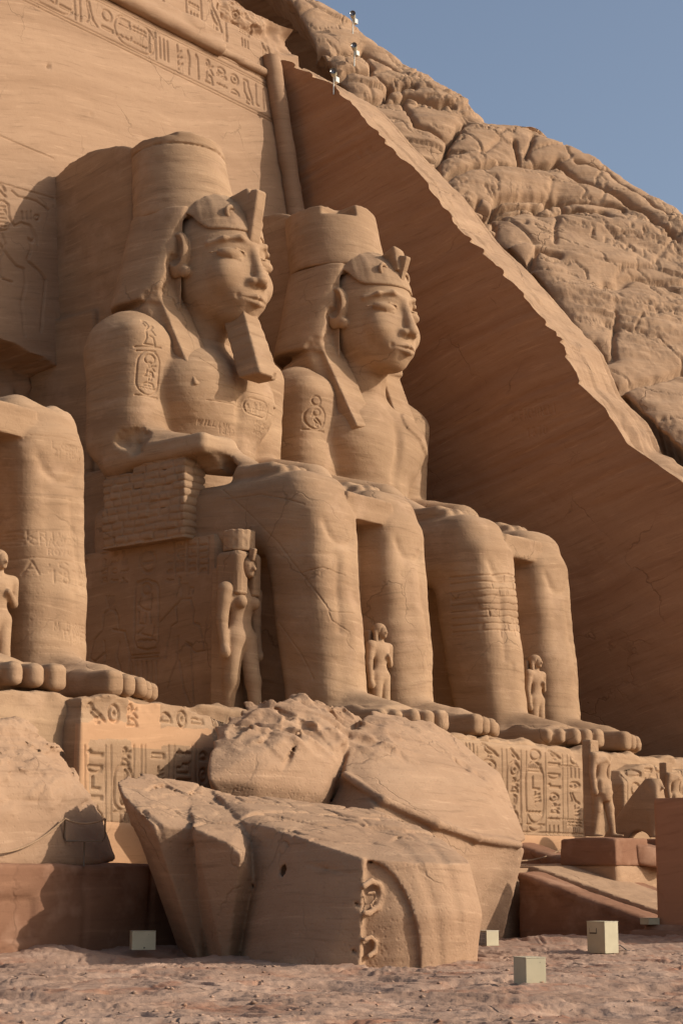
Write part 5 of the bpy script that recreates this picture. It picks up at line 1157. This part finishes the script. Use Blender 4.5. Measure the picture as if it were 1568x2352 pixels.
# ------------------------------------------------------------------ floodlight housings, spotlights, rope
def paint(name, c, rough=.45, spec=.4):
    m = bpy.data.materials.new(name); m.use_nodes = True; t = m.node_tree; b = t.nodes['Principled BSDF']; N = t.nodes.new
    n = N('ShaderNodeTexNoise'); n.inputs['Scale'].default_value = 3.5; n.inputs['Detail'].default_value = 6; g = N('ShaderNodeNewGeometry'); t.links.new(g.outputs['Position'], n.inputs['Vector'])
    r = N('ShaderNodeValToRGB'); r.color_ramp.elements[0].position = .35; r.color_ramp.elements[1].position = .7; r.color_ramp.elements[0].color = (*[x * .86 for x in c], 1); r.color_ramp.elements[1].color = (*c, 1)
    t.links.new(n.outputs[0], r.inputs[0]); t.links.new(r.outputs[0], b.inputs['Base Color']); b.inputs['Roughness'].default_value = rough; b.inputs['Specular IOR Level'].default_value = spec
    return m
M['cream'] = paint('cream_paint', (.47, .41, .27)); M['dark'] = paint('dark_metal', (.03, .028, .025), .6); M['lens'] = paint('lamp_glass', (.10, .10, .11), .15, .6); M['white'] = paint('white_housing', (.62, .60, .52)); M['rope'] = paint('rope', (.34, .22, .13), .95, .1); M['post'] = paint('post_metal', (.16, .11, .07), .6)
def bevel_box(name, lo, hi, mat, parent, r=.008):
    import bmesh
    bm = bmesh.new(); bmesh.ops.create_cube(bm, size=1); lo, hi = Vector(lo), Vector(hi)
    for v in bm.verts: v.co = Vector(((lo.x + hi.x) / 2 + v.co.x * (hi.x - lo.x), (lo.y + hi.y) / 2 + v.co.y * (hi.y - lo.y), (lo.z + hi.z) / 2 + v.co.z * (hi.z - lo.z)))
    if r: bmesh.ops.bevel(bm, geom=bm.edges[:], offset=r, segments=2, affect='EDGES', profile=.5)
    me = bpy.data.meshes.new(name); bm.to_mesh(me); bm.free(); me.materials.append(mat); o = bpy.data.objects.new(name, me); SC.collection.objects.link(o); o.parent = parent; return o
def tube(name, pts, r, mat, parent=None, n=8):
    pts = [Vector(p) for p in pts]; vs, fs = [], []
    for i, p in enumerate(pts):
        d = (pts[min(i + 1, len(pts) - 1)] - pts[max(i - 1, 0)]).normalized(); a = d.cross(Vector((0, 0, 1)) if abs(d.z) < .95 else Vector((1, 0, 0))).normalized(); b = d.cross(a); rr = r[i] if isinstance(r, (list, tuple)) else r
        for k in range(n): an = 2 * math.pi * k / n; vs.append(p + (a * math.cos(an) + b * math.sin(an)) * rr)
    for i in range(len(pts) - 1):
        for k in range(n): fs.append((i * n + k, i * n + (k + 1) % n, (i + 1) * n + (k + 1) % n, (i + 1) * n + k))
    fs.append(tuple(range(n))); fs.append(tuple((len(pts) - 1) * n + k for k in range(n))[::-1])
    return mesh_obj(name, [tuple(v) for v in vs], fs, mat, parent)
def lampbox(lab, px, py, Z, w_, d_, h, theta, style):
    q = at(px, py, Z=Z); face = math.atan2(_fh[1], _fh[0])      # azimuth of the view
    t = thing('floodlight_box', lab, 'floodlight box', (q[0], q[1], Z - .02), face - math.pi / 2 + math.radians(theta), 'cream floodlight boxes on the forecourt')
    # origin at the near lower corner: faces run along +x (right-hand face) and +y (left-hand face goes back)
    bevel_box('housing', (0, 0, 0), (w_, d_, h), M['cream'], t, .007)
    bevel_box('lid', (-.006, -.006, h + .001), (w_ + .006, d_ + .006, h + .014), M['cream'], t, .004)
    if style == 'hole':
        tube('cable_hole', [(w_ * .52, -.004, h * .12), (w_ * .52, .01, h * .12)], .016, M['dark'], t, 12)
        for z in (.15, .85): tube('screw', [(.012 if z < .5 else w_ * .7, -.004, h * z), (.012 if z < .5 else w_ * .7, .003, h * z)], .005, M['dark'], t, 6)
    if style == 'handle':
        fr = bevel_box('handle_recess', (-.006, d_ * .45, h * .62), (.004, d_ * .85, h * .80), M['dark'], t, .002); bevel_box('handle_plate', (-.012, d_ * .47, h * .66), (-.004, d_ * .83, h * .80), M['cream'], t, .003)
        tube('cable', [(w_ + .02, .1, .12), (w_ + .10, .05, .16), (w_ + .20, -.05, .05), (w_ + .45, -.1, .03)], .012, M['dark'], t, 6)
    if style == 'grille':
        bevel_box('grille_opening', (-.005, .03, .03), (.004, d_ - .03, h - .03), M['dark'], t, .001)
        for k in range(9): bevel_box('grille_bar', (-.014, .04 + k * (d_ - .09) / 8, .02), (-.006, .052 + k * (d_ - .09) / 8, h - .02), M['white'], t, 0)
        for k in range(3): bevel_box('grille_bar', (-.018, .03, .08 + k * (h - .16) / 2), (-.014, d_ - .03, .088 + k * (h - .16) / 2), M['white'], t, 0)
    return t
lampbox('cream metal box nearest the camera, with a round cable hole low on its front', 1208, 2266, .02, .33, .40, .42, 22, 'hole')
lampbox('large cream metal box with a handle recess, in front of the low ramp wall', 1389, 2188, .04, .42, .50, .64, 40, 'handle')
lampbox('low cream box with a dark grille, under the tip of the fallen torso', 1117, 2171, .06, .38, .42, .33, 38, 'grille')
lampbox('cream box in deep shade between the red terrace and the fallen crowned head', 303, 2180, .17, .48, .35, .36, 14, 'hole')
q = at(1486, 2118, Y=24.6); lampbox('tiny cream box end peeping out left of the tall plain slab', 1489, 2122, .42, .35, .35, .15, 30, 'plain')
def spot(lab, p, aim):
    t = thing('spotlight', lab, 'spotlight', tuple(p), 0, 'spotlights fixed on the rock above the side wall')
    a = np.array(aim, float); a /= np.linalg.norm(a); b = np.array([0, 0, .55])
    tube('bracket', [(0, 0, -.5), (0, 0, .3)], .03, M['white'], t); tube('lamp_housing', [tuple(b - a * .32), tuple(b - a * .28), tuple(b + a * .12), tuple(b + a * .2)], [.08, .12, .14, .155], M['cream'], t, 16)
    tube('lens', [tuple(b + a * .205), tuple(b + a * .22)], .13, M['lens'], t, 16); bevel_box('control_gear', (.05, -.1, .12), (.3, .1, .38), M['white'], t, .02)
for lab, px, py, pl in (('lowest spotlight, on the jagged rim of the side wall', 766, 193, WPL), ('middle spotlight, on the dark rock face above the rim', 806, 140, HPL), ('topmost spotlight, on a boulder under the skyline', 803, 66, HPL)):
    p = at(px, py, plane=pl); p = p - np.array([0, .2, -.15]) if pl is HPL else p; spot(lab, p, (-.75, -.5, -.05))
def stanchion(lab, p, r, frame=True):
    t = thing('rope_post', lab, 'rope post', tuple(p), 0)
    if frame:
        u = _rt; P = lambda a, z: (u[0] * a, u[1] * a, z); tube('stand', [P(0, 0), P(0, .5)], .018, M['post'], t); tube('yoke', [P(-.42, .98), P(-.42, .60), P(-.38, .52), P(.38, .52), P(.42, .60), P(.42, .98)], .02, M['post'], t)
    else: tube('stand', [(0, 0, 0), (0, 0, .02), (-.12, .1, .04), (-.2, .16, .35), (-.2, .16, .55)], .02, M['post'], t)
    return t
g = at(193, 1984, Y=28.05); stanchion('rusty rope stand with a wide yoke on the terrace before the shaded boulder', (g[0], 28.05, 1.80), 0)
def rope(lab, ends, sag):
    a, b = map(np.array, ends); ts = np.linspace(0, 1, 24); pts = [tuple(a + (b - a) * t - np.array([0, 0, sag * 4 * t * (1 - t)])) for t in ts]
    o = tube('barrier_rope', pts, .022, M['rope']); tag(o, lab, 'rope')
L0 = np.array([g[0], 28.05, 1.8]); e1 = L0 - _rt * .42 + np.array([0, 0, .98]); e2 = L0 + _rt * .42 + np.array([0, 0, .98])
rope('thick rope sagging from the left photo edge to the rusty rope stand', ((e1[0] - 3.2, 28.0, 2.25), e1), .42); rope('short rope slung across the yoke of the rusty stand', (e1, e2), .10)
g2 = at(1318, 1960, Y=29.6); stanchion('thin bent rope post before the hieroglyph pedestal, left of the small statue', (g2[0], 29.6, 1.96), 0, False)
rope('thin rope line from the fallen torso across to the bent post', ((g2[0] - 3.0, 29.7, 2.05), (g2[0] - .2, 29.76, 2.5)), .12)

def brick_pier():
    t = thing('brick_pier', 'pier of small sandstone bricks propping the forearm of the near seated king', 'brick pier')
    lo, hi = (45.3 - 3.72, 39.85, 12.3), (45.3 - 2.7, 43.65, 15.22); c = [(a + b) / 2 for a, b in zip(lo, hi)]; h = [(b - a) / 2 for a, b in zip(lo, hi)]
    def fn(P):
        x, y, z = P[:, 0], P[:, 1], P[:, 2]; zz = z + .04 * fbm(P * 1.5, 2, 501); row = np.floor((zz - 12.2) / .255); fz_ = np.abs(((zz - 12.2) / .255) % 1 - .5) * .255
        r_ = _h(row.astype(np.int64), row.astype(np.int64) * 0, row.astype(np.int64) * 0, 5) * .5; L = .52 + .2 * _h(row.astype(np.int64), row.astype(np.int64) * 0 + 3, row.astype(np.int64) * 0, 8)
        side = y / L + r_ * 3; bi = np.floor(side); fy_ = np.abs(side % 1 - .5) * L; on_side = (x < lo[0] + .25) & (y > lo[1] + .12)
        e = np.minimum(.1275 - fz_, np.where(on_side, L / 2 - fy_, 9)); j = .06 * np.exp(-(e / .030) ** 2)
        bump = _h(row.astype(np.int64), bi.astype(np.int64), row.astype(np.int64) * 0, 2) * .035 * on_side
        top = hi[2] - .15 * (y > 41.0) - .22 * (y > 42.3) + .05 * fbm(P, 3, 3)
        return smax(box(P, c, h, .03) + j + bump + fbm(P * 3, 3, 4) * .012, z - top, .02)
    sdf_obj('masonry', fn, (lo[0] - .15, lo[1] - .15, lo[2]), (hi[0] + .15, hi[1] + .15, hi[2] + .1), .042, M['stone'], t, .008, 0, 500)
brick_pier()
print('build', round(time.time() - T0, 1))
